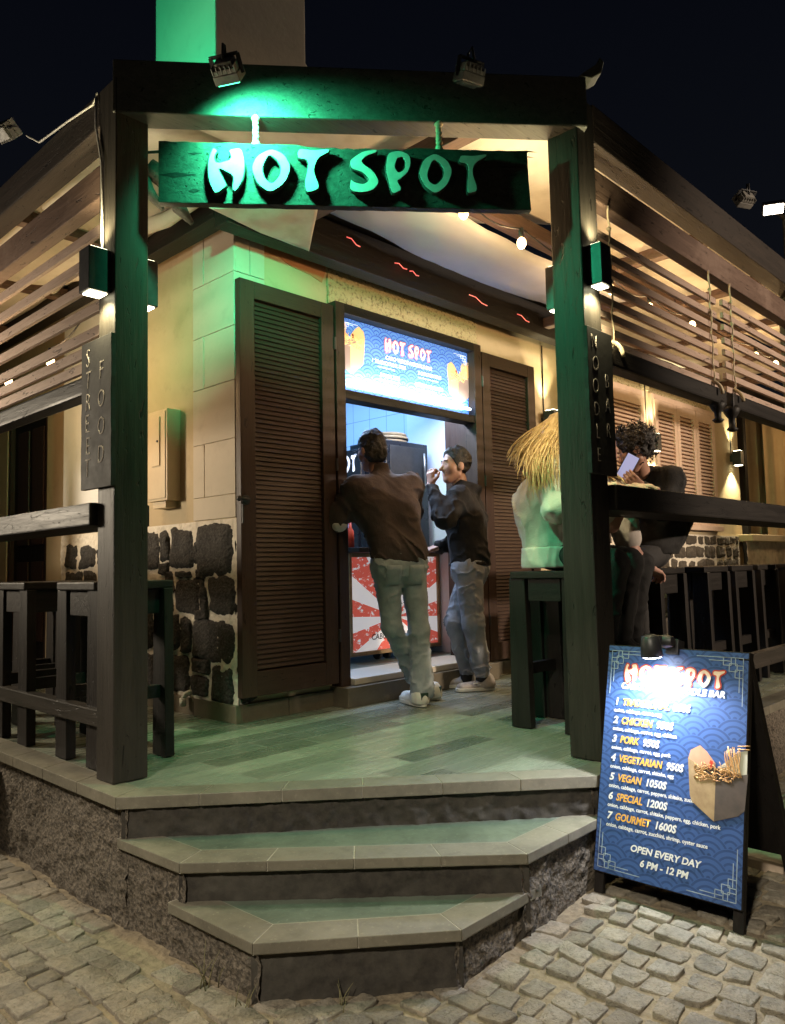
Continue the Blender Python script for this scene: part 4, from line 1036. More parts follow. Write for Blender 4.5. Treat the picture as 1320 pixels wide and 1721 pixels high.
def wall_lamp(label, x, z, e=10):
    y = 3.735
    t = thing('wall_lamp', label, 'wall lamp', (x, y, z), 'black up and down lamps along the ochre wall')
    b = MB(); b.box(x-.055, x+.055, y-.055, y+.055, z-.09, z+.09); b.box(x-.03, x+.03, y+.055, 3.829, z-.04, z+.04); b.build('housing', 'black_metal', t, 0.004)
    b = MB(); b.box(x-.04, x+.04, y-.04, y+.04, z-.098, z-.092); b.build('lower_lens', 'lens_warm', t)
    b = MB(); b.box(x-.04, x+.04, y-.04, y+.04, z+.092, z+.097); b.build('upper_lens', 'lens_warm', t)
    b = MB(); b.tube([(x, 3.82, z+.03), (x+.004, 3.822, z+.3), (x-.003, 3.815, z+.7)], .006, 6); b.build('cable', 'black_rubber', t)
    lamp('wall_lamp_light', 'SPOT', (x, y, z-.11), SOFT, e, aim=(x, y, 0), size=.03, spot=105, blend=.5)
    lamp('wall_lamp_light', 'SPOT', (x, y, z+.11), SOFT, e*.6, aim=(x, y, 5), size=.03, spot=80, blend=.6)
wall_lamp('black up and down wall lamp beside the right door leaf above the blonde hair', 5.95, 2.15, 70)
wall_lamp('black up and down wall lamp between the two beige shuttered windows', 7.96, 2.16, 70)
wall_lamp('black up and down wall lamp near the right corner by the curtain', 10.35, 2.2, 70)

# ------------------------------------------------------------------ festoon bulbs and red rope light
def festoon(label, pts, bulbs, e):
    t = thing('festoon_lights', label, 'string lights', bulbs[0])
    b = MB(); b.tube(pts, .005, 6); b.build('cord', 'black_rubber', t)
    for p in bulbs:
        b = MB(); b.lathe((p[0], p[1], p[2]+.085), (0, 0, -1), [(0, .014), (.04, .016), (.05, .012)], 10); so = b.build('socket', 'black_rubber', t)
        b = MB(); b.ball(p, .026, 10, (1, 1, 1.25)); b.build('bulb', 'bulb', t)
        lamp('festoon_light', 'POINT', (p[0], p[1], p[2]-.045), WARM, e, size=.03)
def swag(bs, z=.085):
    out = []
    for a, c in zip(bs, bs[1:]):
        for k in range(8):
            f = k/8; out.append((a[0]+(c[0]-a[0])*f, a[1]+(c[1]-a[1])*f, a[2]+z+(c[2]-a[2])*f-.05*math.sin(math.pi*f)))
    out.append((bs[-1][0], bs[-1][1], bs[-1][2]+z)); return out
B1 = [(2.9, 2.41, 2.80), (3.06, 2.40, 2.675), (3.59, 2.41, 2.675), (4.65, 2.43, 2.675), (5.20, 2.43, 2.68), (5.9, 2.42, 2.70), (7.15, 2.38, 2.68), (7.6, 2.36, 2.68), (9.0, 2.4, 2.7), (11.0, 2.7, 2.6), (12.3, 2.8, 2.6)]  # the far right bulbs are added to light the curtain
festoon('string of warm round bulbs hung along the terrace under the sails, with bulbs added at the far right to light the curtain', swag(B1), B1[1:], 14)
B2 = [(2.0, 4.35, 2.35), (2.0, 4.9, 2.22), (2.0, 5.6, 2.22)]
festoon('short string of bulbs over the narrow left terrace', swag(B2), B2[1:], 15)
b = MB()
for a, c in (((3.36, 3.598, 3.02), (3.48, 3.598, 2.99)), ((3.80, 3.59, 2.965), (3.92, 3.588, 2.952)), ((3.95, 3.59, 2.948), (4.04, 3.585, 2.935)), ((4.62, 3.59, 2.94), (4.84, 3.588, 2.905)), ((5.25, 3.59, 2.93), (5.42, 3.59, 2.90))):
    a, c = Vector(a), Vector(c); b.tube([a, a.lerp(c, .35)+Vector((0, 0, .012)), a.lerp(c, .7)-Vector((0, 0, .006)), c], .004, 6)
o = b.build('red_rope_light', 'red_led', None, base=(4.2, 3.59, 2.95)); tag(o, 'glowing red rope light tucked along the eaves beam over the door', 'rope light')
for x in (3.88, 4.74): lamp('red_rope_light', 'POINT', (x, 3.56, 2.95), (1, .03, .05), 0.05, size=.05)

# ------------------------------------------------------------------ boards on the posts
def post_board(label, fr, w, h, cols):
    t = thing('vertical_sign', label, 'sign', tuple(fr.at(0, 0)))
    rr = random.Random(label); n = 14
    pts = [(0, 0), (w, rr.uniform(-.006, .006))]+[(w+rr.uniform(-.003, .003), h*k/n) for k in range(1, n)]+[(w, h), (0, h+.004)]+[(rr.uniform(-.003, .003), h*(n-k)/n) for k in range(1, n)]
    b = MB(); b.slab([fr.at(u, v, 0) for u, v in pts], fr.en*0.022); b.build('board', 'chalkboard', t, 0.002)
    for u, v0, dv, word, size in cols:
        for i, ch in enumerate(word):
            me = text_mesh(ch, size*rr.uniform(.95, 1.05), fr, u+rr.uniform(-.004, .004), v0-dv*i, 0.0232, rr.uniform(-.05, .12), -0.002, 'CENTER', 0.72, 0.001)
            as_object('letter', me, 'chalk', t)
    return t
post_board('tall carved board reading STREET FOOD on the left post', Frame((1.547, 3.395, 1.245), (0, -1, 0), (0, 0, 1)), 0.285, 0.655, [(.065, .545, .098, 'STREET', .115), (.195, .47, .122, 'FOOD', .115)])
post_board('tall carved board reading NOODLE BAR on the right post', Frame((3.095, 1.768, 1.275), (1, 0, 0), (0, 0, 1)), 0.225, 0.665, [(.06, .575, .104, 'NOODLE', .10), (.16, .405, .116, 'BAR', .10)])

# ------------------------------------------------------------------ menu panel over the door, LED tube
fr = Frame((3.462, 3.80, 2.066), (1, 0, 0), (0, 0, 1)); Wm, Hm = 1.376, 0.503
menu = thing('menu_lightbox', 'backlit blue menu panel with wave print and noodle boxes over the shop door', 'menu sign', tuple(fr.o))
def uv_quad(name, fr, w, h, th, mat, parent, uvs=(0, 0, 1, 1)):
    b = MB(); b.slab([fr.at(0, 0, -th), fr.at(w, 0, -th), fr.at(w, h, -th), fr.at(0, h, -th)], fr.en*th)
    lay = b.bm.loops.layers.uv.new('UVMap')
    for f in b.bm.faces:
        for l in f.loops:
            d = l.vert.co - fr.o; l[lay].uv = (uvs[0]+(uvs[2]-uvs[0])*d.dot(fr.ex)/w, uvs[1]+(uvs[3]-uvs[1])*d.dot(fr.ey)/h)
    return b.build(name, mat, parent)
uv_quad('panel', fr, Wm, Hm, 0.02, 'wave_light', menu, (0, 0, Wm, Hm))
def noodle_box(fr, cu, cv, s, parent, mats, flip=1, h=.002):
    U = lambda x, y: (cu+flip*x*s, cv+y*s)
    P = lambda name, mat, pts, hh: poly_print([[U(*p) for p in pts]], fr, hh, name, mat, parent)
    P('carton_flap', mats[3], [(.02, .62), (.40, .95), (.52, .98), (.52, .55)], h)
    P('carton_flap', mats[2], [(-.50, .70), (-.46, .86), (-.30, .96), (-.18, .88), (-.02, .70), (.0, .50), (-.30, .56)], h)
    P('carton_front', mats[0], [(-.50, .72), (-.44, .10), (-.40, .0), (-.04, -.24), (0, -.26), (.0, .42), (-.25, .60)], h+.001)
    P('carton_side', mats[1], [(0, -.26), (.40, -.10), (.50, .0), (.54, .60), (.3, .52), (0, .40)], h+.001)
    rr = random.Random(5); b = MB()
    for k in range(60):
        x0, y0 = rr.uniform(-.34, .34), rr.uniform(.40, .60); q = [(x0, y0)]
        for j in range(4): q.append((q[-1][0]+rr.uniform(-.08, .08), q[-1][1]+rr.uniform(-.03, .06)))
        b.tube([fr.at(*U(*p), h+.0025) for p in q], .0065*s, 5)
    for k in range(16):
        x0 = .20+.015*k; b.tube([fr.at(*U(x0+.02*math.sin(j*1.3+k)-.01*j, .52+(.08+.006*(k%4))*j), h+.0025) for j in range(6)], .0065*s, 5)
    b.tube([fr.at(*U(.36, 1.03), h+.003), fr.at(*U(.56, 1.06), h+.003)], .010*s, 5); b.tube([fr.at(*U(.36, .98), h+.003), fr.at(*U(.56, 1.0), h+.003)], .010*s, 5)
    b.build('noodles', mats[4], parent)
    P('noodle_filling', mats[1], [(-.30, .57), (-.1, .62), (.25, .60), (.36, .55), (.1, .42), (-.2, .48)], h+.0014)
    P('pepper_slice', 'red_print', [(-.14, .60), (-.10, .74), (-.05, .72), (-.07, .58)], h+.003)
def brush_word(fr, u0, v0, w, hgt, parent, m_face, m_edge, h=.002, grow=.004):
    """the brush lettering, scaled: lower left (u0, v0), width w"""
    kx = w/(814-347); ky = hgt/(331-250)
    f = lambda x, y: (u0+(x-347)*kx, v0+(331-y)*ky)
    as_object('lettering_edge', join_meshes([brush_mesh(i, fr, f, .0004, 0, grow, h) for i in range(7)], 'e'), m_edge, parent)
    as_object('lettering', join_meshes([brush_mesh(i, fr, f, .0004, 0, 0, h+.0012) for i in range(7)], 'e'), m_face, parent)
mats_l = ('lit_carton', 'lit_carton_dark', 'lit_carton', 'lit_carton', 'lit_noodle')
noodle_box(fr, 1.25, .15, .26, menu, mats_l)
noodle_box(fr, .10, .20, .28, menu, mats_l, -1)
brush_word(fr, .435, .335, .50, .11, menu, 'lit_white', 'lit_red', grow=.006)
tx = [text_mesh('CABO VERDE NOODLE BAR', .040, fr, .69, .287, .002, .15, .0012, 'CENTER')]
for s, u, v in (('1 TRADICIONAL 800$', .30, .245), ('2 CHICKEN 950$', .78, .235), ('3 PORK 950$', .38, .155), ('4 VEGETARIAN 950$', .74, .145)):
    tx.append(text_mesh(s, .036, fr, u, v, .002, .15, .0012))
for s, u, v in (('onion, cabbage, carrot, egg', .36, .218), ('onion, cabbage, carrot, egg, chicken', .78, .208), ('onion, cabbage, carrot, egg, pork', .36, .128), ('onion, cabbage, carrot, shitake, egg', .76, .118)):
    tx.append(text_mesh(s, .016, fr, u, v, .002, .0, .0006))
for m in tx: as_object('lettering', m, 'lit_white', menu)
def corner_key(b, fr, cu, cv, sx, sy, s, h, w=.0028):
    """fretwork corner: two long rules and a few linked squares"""
    L = lambda pts: [b.bar(fr.at(cu+sx*p[0]*s, cv+sy*p[1]*s, h), fr.at(cu+sx*q[0]*s, cv+sy*q[1]*s, h), w, .0008, fr.en) for p, q in zip(pts, pts[1:])]
    L([(.25, .0), (2.2, .0)]); L([(.6, .16), (1.6, .16)]); L([(.0, .25), (.0, 2.2)]); L([(.16, .6), (.16, 1.6)])
    for x, y in ((0, 0), (.28, .28), (.56, .0), (0, .56)): L([(x, y), (x+.36, y), (x+.36, y+.36), (x, y+.36), (x, y)])
b = MB(); corner_key(b, fr, Wm-.02, Hm-.03, -1, -1, .07, .002); corner_key(b, fr, .02, Hm-.03, 1, -1, .07, .002); b.build('corner_ornament', 'lit_white', menu)
b = MB(); b.tube([(3.50, 3.755, 2.105), (4.80, 3.755, 2.105)], .010, 8)
o = b.build('led_tube', 'led', None, base=(4.15, 3.755, 2.1)); tag(o, 'glowing white light tube along the bottom edge of the blue menu panel', 'light tube')
lamp('led_tube_light', 'AREA', (4.15, 3.742, 2.118), (.72, .88, 1.0), 16, aim=(4.15, 3.80, 2.14), sx=1.25, sy=.02)

# ------------------------------------------------------------------ electricity cabinet, pipe, utility box
MB0 = MB(); MB0.box(2.555, 2.652, 4.445, 4.69, 1.335, 1.925)
t = thing('meter_cabinet', 'cream painted meter cabinet on the left wall above the stone base', 'cabinet', (2.6, 4.57, 1.335))
MB0.build('box', 'cream_metal', t, 0.004)
b = MB(); b.box(2.549, 2.5545, 4.462, 4.675, 1.35, 1.91); dd = b.build('door', 'cream_metal', t, 0.003)
b = MB(); b.box(2.541, 2.5485, 4.52, 4.62, 1.56, 1.88); b.build('cover', 'cream_metal', dd, 0.003)
b = MB(); b.lathe((2.541, 4.54, 1.72), (-1, 0, 0), [(0, .008), (.006, .008)], 10); b.build('lock', 'black_metal', dd)
b = MB(); b.box(2.57, 2.652, 4.49, 4.65, 1.29, 1.333); b.box(2.56, 2.60, 4.46, 4.50, 1.352, 1.375); b.build('cable_entry', 'cream_metal', t, 0.003)
b = MB(); b.tube([(2.64, 4.31, .135), (2.60, 4.31, .125), (2.585, 4.31, .10)], .018, 10); b.lathe((2.583, 4.31, .105), (0, 0, -1), [(0, .021), (.045, .021), (.05, .014)], 12)
o = b.build('drain_pipe_stub', 'white_leather', None, base=(2.6, 4.31, .1)); tag(o, 'small white pipe stub sticking out of the stone base near the floor', 'pipe')
b = MB(); b.box(1.42, 1.50, 4.27, 4.75, -.41, -.10); o = b.build('utility_box', 'pale_stone', None, 0.006, base=(1.46, 4.5, -.4)); tag(o, 'pale utility box on the rough terrace wall at the far left', 'box')

# ------------------------------------------------------------------ bar stools
def make_stool():
    t = thing('bar_stool', 'x', 'bar stool', (0, 0, 0), 'dark board legged bar stools along the terrace')
    b = MB(); b.box(-.20, .20, -.20, .20, .80, .838); b.build('seat', 'black_x', t, 0.006)
    for sx in (-1, 1):
        for sy in (-1, 1):
            b = MB(); x, y = sx*.165, sy*.165
            b.hexa([(x-.024, y-.062, 0.004), (x+.024, y-.062, 0.004), (x+.024, y+.062, 0.004), (x-.024, y+.062, 0.004), (x-.024, y-.05, .80), (x+.024, y-.05, .80), (x+.024, y+.05, .80), (x-.024, y+.05, .80)])
            b.build('leg', 'black_z', t, 0.004)
    b = MB()
    for s in (-1, 1): b.box(-.138, .138, s*.165-.012, s*.165+.012, .68, .798); b.box(s*.165-.012, s*.165+.012, -.10, .10, .68, .798)
    pieces(b, 'apron', 'black_x', t, 0.003)
    b = MB()
    for s in (-1, 1): b.box(-.139, .139, s*.165-.02, s*.165+.02, .28, .34)
    pieces(b, 'stretcher', 'black_x', t, 0.003)
    return t
st = make_stool()
spots = [((1.80, 3.62), 'dark bar stool just behind the foot of the left post'), ((1.79, 4.40), 'dark bar stool at the left edge behind the foot rail'),
         ((1.98, 5.0), 'dark bar stool against the side door on the left terrace'),
         ((3.715, 2.31), 'dark bar stool under the seated woman in the mint top'), ((4.02, 2.42), 'dark bar stool under the person in the white shirt'), ((4.62, 2.30), 'dark bar stool under the person in black'),
         ((5.22, 2.26), 'empty dark bar stool next to the person in black'), ((5.74, 2.28), 'second empty dark bar stool along the right shelf'), ((6.3, 2.3), 'third empty dark bar stool along the right shelf'), ((6.95, 2.3), 'farthest empty dark bar stool along the right shelf')]
for i, ((x, y), lab) in enumerate(spots):
    if i == 0: st.location = (x, y, 0); st['label'] = lab
    else: copy_tree(st, (x, y, 0), lab)
def low_table(label, x, y, w, d, h):
    t = thing('wooden_table', label, 'table', (x, y, 0), 'low dark tables along the right wall')
    b = MB(); b.box(x-w/2, x+w/2, y-d/2, y+d/2, h-.04, h); b.build('tabletop', 'black_x', t, .005)
    for sx in (-1, 1):
        for sy in (-1, 1):
            b = MB(); b.box(x+sx*(w/2-.06)-.04, x+sx*(w/2-.06)+.04, y+sy*(d/2-.06)-.04, y+sy*(d/2-.06)+.04, .004, h-.041); b.build('leg', 'black_z', t, .004)
    b = MB(); b.box(x-w/2+.11, x+w/2-.11, y-d/2+.05, y-d/2+.075, h-.30, h-.041); b.build('apron', 'black_x', t, .004)
low_table('dark wooden table in front of the beige shutters', 7.6, 3.3, 1.5, .7, .80)
low_table('dark wooden table at the far right before the ledge', 9.6, 3.2, 1.5, .7, .80)

# ------------------------------------------------------------------ shop fittings
t = thing('food_cart', 'white food cart with red sunburst front standing in the shop doorway', 'cart', (4.5, 4.35, .17))
cf = Frame((3.99, 4.30, .25), (1, 0, 0), (0, 0, 1))
b = MB(); b.box(3.985, 5.0, 4.302, 4.8, .24, .98); b.build('body', 'steel', t, .006)
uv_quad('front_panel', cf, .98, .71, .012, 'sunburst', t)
b = MB(); b.box(3.965, 3.99, 4.28, 4.301, .22, .99); b.box(4.97, 4.995, 4.28, 4.301, .22, .99); b.box(3.99, 4.97, 4.28, 4.30, .962, .99); b.box(3.99, 4.97, 4.28, 4.30, .22, .248); b.build('frame', 'carton', t, .003)
as_object('lettering', text_mesh('CABO VERDE FOOD', .062, cf, .49, .08, .002, .15, .001, 'CENTER'), 'black_metal', t)
b = MB(); b.box(3.9, 5.0, 4.10, 4.85, .992, 1.03); b.build('counter_top', 'black_x', t, .006)
for x in (4.30, 4.40, 4.85):
    b = MB(); b.lathe((x-.015, 4.34, .215), (1, 0, 0), [(0, .04), (.005, .045), (.025, .045), (.03, .04)], 16); b.build('wheel', 'black_rubber', t)
def crate_box(name, label, cat, x0, x1, y0, y1, z0, z1, mat, letters=None):
    t = thing(name, label, cat, ((x0+x1)/2, (y0+y1)/2, z0))
    b = MB(); b.box(x0, x1, y0, y1, z0, z1); b.build('body', mat, t, .008)
    return t
t = crate_box('black_cabinet', 'tall black appliance standing on the shop counter behind the two customers', 'appliance', 4.40, 4.90, 4.30, 4.72, 1.031, 1.90, 'glass_black')
b = MB(); b.box(4.44, 4.86, 4.293, 4.299, 1.5, 1.86); b.build('door', 'black_metal', t, .004); b = MB(); b.tube([(4.84, 4.285, 1.55), (4.84, 4.28, 1.7), (4.84, 4.285, 1.82)], .008, 8); b.build('handle', 'steel', t)
t = thing('bamboo_basket', 'stack of round steamer lids on top of the black appliance', 'steamer', (4.62, 4.5, 1.90))
for k, r in enumerate((.17, .18, .165)):
    b = MB(); b.lathe((4.62, 4.5, 1.902+.028*k), (0, 0, 1), [(0, r), (.02, r), (.026, r-.015)], 28); b.build('lid', 'carton', t)
t = thing('letter_board', 'black board with white brush letters on the shop counter left of the customer', 'sign', (4.30, 4.7, 1.03))
ofr = Frame((4.262, 5.15, 1.60), (0, -1, 0), (0, 0, 1))
b = MB(); b.box(4.264, 4.31, 4.45, 5.15, 1.60, 1.83); b.box(4.27, 4.30, 4.5, 4.55, 1.031, 1.599); b.box(4.27, 4.30, 5.05, 5.1, 1.031, 1.599); b.build('board', 'glass_black', t, .004)
kx = .62/(814-347)
as_object('lettering', join_meshes([brush_mesh(i, ofr, lambda x, y: (.04+(x-347)*kx, .03+(331-y)*.17/81), .001, 0, 0, .0035) for i in range(7)], 'e'), 'lit_white', t)
t = thing('sauce_bottle', 'small sauce bottle on the shop counter at the left of the doorway', 'bottle', (3.62, 4.25, 1.03))
b = MB(); b.lathe((3.95, 4.25, 1.031), (0, 0, 1), [(0, .03), (.12, .03), (.15, .012), (.19, .012)], 14); b.build('body', 'red_print', t); b = MB(); b.lathe((3.95, 4.25, 1.222), (0, 0, 1), [(0, .014), (.025, .014)], 12); b.build('cap', 'white_leather', t)

# ------------------------------------------------------------------ A-board
lean = Vector((0.205, 0, 0.88)).normalized(); AH = 0.945; AW = 0.61; AS = 0.948
afr = Frame((2.84, 1.672, -0.345), (0, -1, 0), lean, AS)
ab = thing('menu_a_board', 'blue printed menu A-board standing on the cobbles beside the steps', 'A-board', (3.05, 1.4, GZ+.06))
b = MB(); b.slab([afr.at(0, 0, -.018), afr.at(AW, 0, -.018), afr.at(AW, AH, -.018), afr.at(0, AH, -.018)], afr.en*.016); b.build('front_panel', 'black_z', ab, .002)
uv_quad('printed_sheet', Frame(afr.at(.004, .004, 0), afr.ex, afr.ey), (AW-.008)*AS, (AH-.008)*AS, .0015, 'wave_board', ab, (0, 0, AW, AH))
b = MB()
for u in (0.0, AW-.04): b.slab([afr.at(u, -.085, -.040), afr.at(u+.04, -.085, -.040), afr.at(u+.04, AH, -.040), afr.at(u, AH, -.040)], afr.en*.021)
pieces(b, 'front_leg', 'black_z', ab, .002)
bk = Frame((3.43, 1.672-AW*AS, -0.36), (0, 1, 0), Vector((-0.36, 0, 0.88)).normalized(), AS)
b = MB(); b.slab([bk.at(0, .06, -.018), bk.at(AW, .06, -.018), bk.at(AW, 1.0, -.018), bk.at(0, 1.0, -.018)], bk.en*.016); b.build('back_panel', 'black_z', ab, .002)
b = MB()
for u in (0.0, AW-.04): b.slab([bk.at(u, -.078, -.040), bk.at(u+.04, -.078, -.040), bk.at(u+.04, 1.0, -.040), bk.at(u, 1.0, -.040)], bk.en*.021)
pieces(b, 'back_leg', 'black_z', ab, .002)
b = MB(); b.tube([afr.at(0.03, AH-.006, -.02), afr.at(AW-.03, AH-.006, -.02)], .008, 8); b.build('hinge', 'black_metal', ab)
wt, yl = [], []
items = [('1', 'TRADITIONAL', '800$', 'onion, cabbage, carrot, egg'), ('2', 'CHICKEN', '950$', 'onion, cabbage, carrot, egg, chicken'), ('3', 'PORK', '950$', 'onion, cabbage, carrot, egg, pork'), ('4', 'VEGETARIAN', '950$', 'onion, cabbage, carrot, shitake, egg'), ('5', 'VEGAN', '1050$', 'onion, cabbage, carrot, peppers, shitake, zucchini'), ('6', 'SPECIAL', '1200$', 'onion, cabbage, carrot, shitake, peppers, egg, chicken, pork'), ('7', 'GOURMET', '1600$', 'onion, cabbage, carrot, zucchini, shrimp, oyster sauce')]
for i, (n_, nm, pr, sub) in enumerate(items):
    v = AH*(1-.272-.083*i); sz = .0405
    wt.append(text_mesh(n_, sz, afr, .048, v, .003, .2, .0014)); m = text_mesh(nm, sz, afr, .085, v, .003, .2, .0012, sx=.80); yl.append(m)
    xr = max((vv.co - afr.o).dot(afr.ex) for vv in m.vertices)/AS
    wt.append(text_mesh(pr, sz, afr, xr+.014, v, .003, .2, .0014, sx=.9)); wt.append(text_mesh(sub, .0215, afr, .048, v-.030, .003, .05, .0006, sx=.92))
wt.append(text_mesh('CABO VERDE NOODLE BAR', .0355, afr, .297, AH*(1-.196), .003, .2, .0014, 'CENTER'))
wt.append(text_mesh('OPEN EVERY DAY', .036, afr, .305, AH*.118, .003, .2, .0012, 'CENTER')); wt.append(text_mesh('6 PM - 12 PM', .036, afr, .305, AH*.066, .003, .2, .0012, 'CENTER'))
for m in wt: as_object('white_lettering', m, 'white_print', ab)
for m in yl: as_object('yellow_lettering', m, 'yellow_print', ab)
brush_word(afr, .088, AH*.83, .43, .085, ab, 'cream_print', 'red_print', .003, .0055)
noodle_box(afr, .497, AH*.37, .225, ab, ('carton', 'carton_dark', 'carton_in', 'carton_pale', 'noodle'), 1, .003)
for cu, cv, sx, sy in ((.022, AH-.025, 1, -1), (AW-.022, AH-.025, -1, -1), (.022, .022, 1, 1), (AW-.022, .022, -1, 1)): b = MB(); corner_key(b, afr, cu, cv, sx, sy, .085, .003); b.build('fretwork', 'line_print', ab)
# clip-on spotlight
cl = thing('clip_lamp', 'black clip-on spotlight glaring at the top edge of the A-board', 'lamp', tuple(afr.at(.255, AH)))
hc = afr.at(.255, AH-.025, .105); hd = (afr.at(.262, AH-.34, .0)-hc).normalized()
b = MB(); b.lathe(hc-hd*.06, hd, [(0, .018), (.008, .034), (.05, .040), (.085, .042)], 20); b.build('shade', 'black_metal', cl)
b = MB(); b.lathe(hc+hd*.0255, hd, [(0, .036), (.003, .036)], 20); b.build('lens', 'lens_clip', cl)
b = MB(); b.tube([hc-hd*.05, afr.at(.29, AH+.03, .05), afr.at(.31, AH+.025, .0)], .012, 8); b.lathe(afr.at(.29, AH+.02, .055), afr.ex, [(-.03, .02), (.0, .028), (.03, .02)], 14); b.obox(afr.at(.30, AH+.004, -.012), afr.ex, afr.ey, afr.en, .025, .03, .03); b.build('clip', 'black_metal', cl, .002)
lamp('clip_lamp_light', 'SPOT', tuple(hc+hd*.035), (.95, .96, 1.0), 62, aim=tuple(afr.at(.27, AH*.30, .08)), size=.03, spot=165, blend=.6)
b = MB(); b.box(3.50, 3.95, 1.17, 1.60, GZ, GZ+.115); o = b.build('stone_slab', 'pale_stone', None, .012, base=(3.7, 1.4, GZ)); tag(o, 'pale stone slab lying on the ground behind the A-board', 'stone slab')

# ------------------------------------------------------------------ street lamps
def street_lamp(label, p, aim, pole):
    t = thing('street_lamp', label, 'street lamp', (pole[0], pole[1], GZ), 'street lamps round the corner')
    p = Vector(p); d = (Vector(aim)-p).normalized(); s = d.cross(Vector((0, 0, 1))).normalized(); u = s.cross(d)
    c_ = p-d*.13
    b = MB(); b.obox(c_, s, u, d, .13, .075, .05); b.build('head', 'grey_metal', t, .01)
    b = MB(); b.obox(c_+d*.053, s, u, d, .115, .06, .003); b.build('lens', 'lens_street', t)
    b = MB(); b.tube([(pole[0], pole[1], GZ), (pole[0], pole[1], p.z+.25), (p.x-d.x*.15, p.y-d.y*.15, p.z+.12)], [.06, .045, .03], 12); b.build('pole', 'grey_metal', t)
street_lamp('bright street lamp high on the right beyond the pergola', (10.45, 3.15, 5.33), (6.0, .8, .5), (11.4, 3.3))
street_lamp('street lamp on a short pole out to the left of the terrace', (0.25, 6.1, 1.62), (1.4, 3.2, .2), (-.1, 6.6))
street_lamp('unseen street lamp on a tall pole behind the viewer, added to brighten the cobbles', (-3.2, -.6, 5.0), (1.4, 1.8, -.5), (-4.0, -1.2))
street_lamp('unseen street lamp on a tall pole across the lane, added to brighten the right terrace', (7.6, -7.0, 3.4), (6.6, 1.7, 1.9), (8.2, -7.8))

# ------------------------------------------------------------------ weeds at the foot of the steps
def weed(label, x, y, seed, n, hgt):
    rr = random.Random(seed); b = MB()
    for _ in range(n):
        a = rr.uniform(0, 6.28); h = hgt*rr.uniform(.5, 1); sp = rr.uniform(.01, .06); bx, by = x+rr.uniform(-.03, .03), y+rr.uniform(-.03, .03)
        b.tube([(bx+sp*math.cos(a)*k*k/9, by+sp*math.sin(a)*k*k/9, GZ+h*k/3) for k in range(4)], [.0022, .002, .0015, .0006], 5)
    o = b.build('weed', 'grass', None, base=(x, y, GZ)); tag(o, label, 'weed', 'dry weeds at the foot of the steps')
weed('tall thin dry weed at the left foot of the lower step', 1.485, 2.33, 1, 6, .15); weed('short weed at the front corner of the lower step', 1.49, 2.12, 2, 5, .08); weed('small weed in front of the middle of the lower step', 1.70, 1.90, 3, 4, .08)

# ------------------------------------------------------------------ people
def nrm(v): v = np.array(v, float); return v/np.linalg.norm(v)
UP = np.array([0, 0, 1.0])
def folds(amp, fr, seed, d=(0, 0, 1), st=.6, sharp=2.0):
    """cloth folds: warped ridges drawn out along d, larger where a slow noise is high"""
    d = nrm(d)
    def f(P):
        w = fbm(P, 5, 2, seed)*0.05; Q = P - st*(P@d)[..., None]*d + w[..., None]
        r = np.clip(1-np.abs(fbm(Q, fr, 2, seed+3))*2.6, 0, 1)**sharp; g = np.clip(fbm(P, 2.6, 2, seed+5)+.55, 0.15, 1)
        return -amp*r*g + amp*0.3 - 0.10*amp*fbm(P, 30, 2, seed+7)
    return f
def head_sdf(c, f, u, scale=1.0):
    f = nrm(f); u = nrm(np.array(u)-f*np.dot(u, f)); r = np.cross(f, u); c = np.array(c, float)
    T = lambda x, y, z: c + (r*x+f*y+u*z)*scale
    rot = np.stack([r, f, u], 1); s = SDF(); S = scale
    s.ell(T(0, -.012, .03), np.array([.074, .096, .092])*S, rot)
    s.ell(T(0, .030, -.040), np.array([.056, .060, .074])*S, rot, k=.04)
    s.cap(T(0, .060, -.100), T(0, .055, -.098), .022*S, k=.03)
    s.cap(T(-.05, .0, -.07), T(-.015, .06, -.098), .018*S, k=.03); s.cap(T(.05, .0, -.07), T(.015, .06, -.098), .018*S, k=.03)
    s.cap(T(0, .084, .012), T(0, .112, -.030), .009*S, .0135*S, k=.012); s.cap(T(-.012, .094, -.034), T(.012, .094, -.034), .008*S, k=.01)
    s.cap(T(-.036, .078, .024), T(.036, .078, .024), .0125*S, k=.012)
    s.cap(T(-.019, .084, -.060), T(.019, .084, -.060), .0075*S, k=.008); s.cap(T(-.016, .083, -.073), T(.016, .083, -.073), .008*S, k=.008)
    for q in (-1, 1):
        s.cap(T(q*.04, .06, -.02), T(q*.045, .05, -.03), .022*S, k=.03)
        s.ell(T(q*.080, -.008, -.012), np.array([.010, .022, .033])*S, rot, k=.012)
        s.ell(T(q*.031, .078, .004), np.array([.013, .010, .009])*S, rot, k=.004)
    return s, T, rot
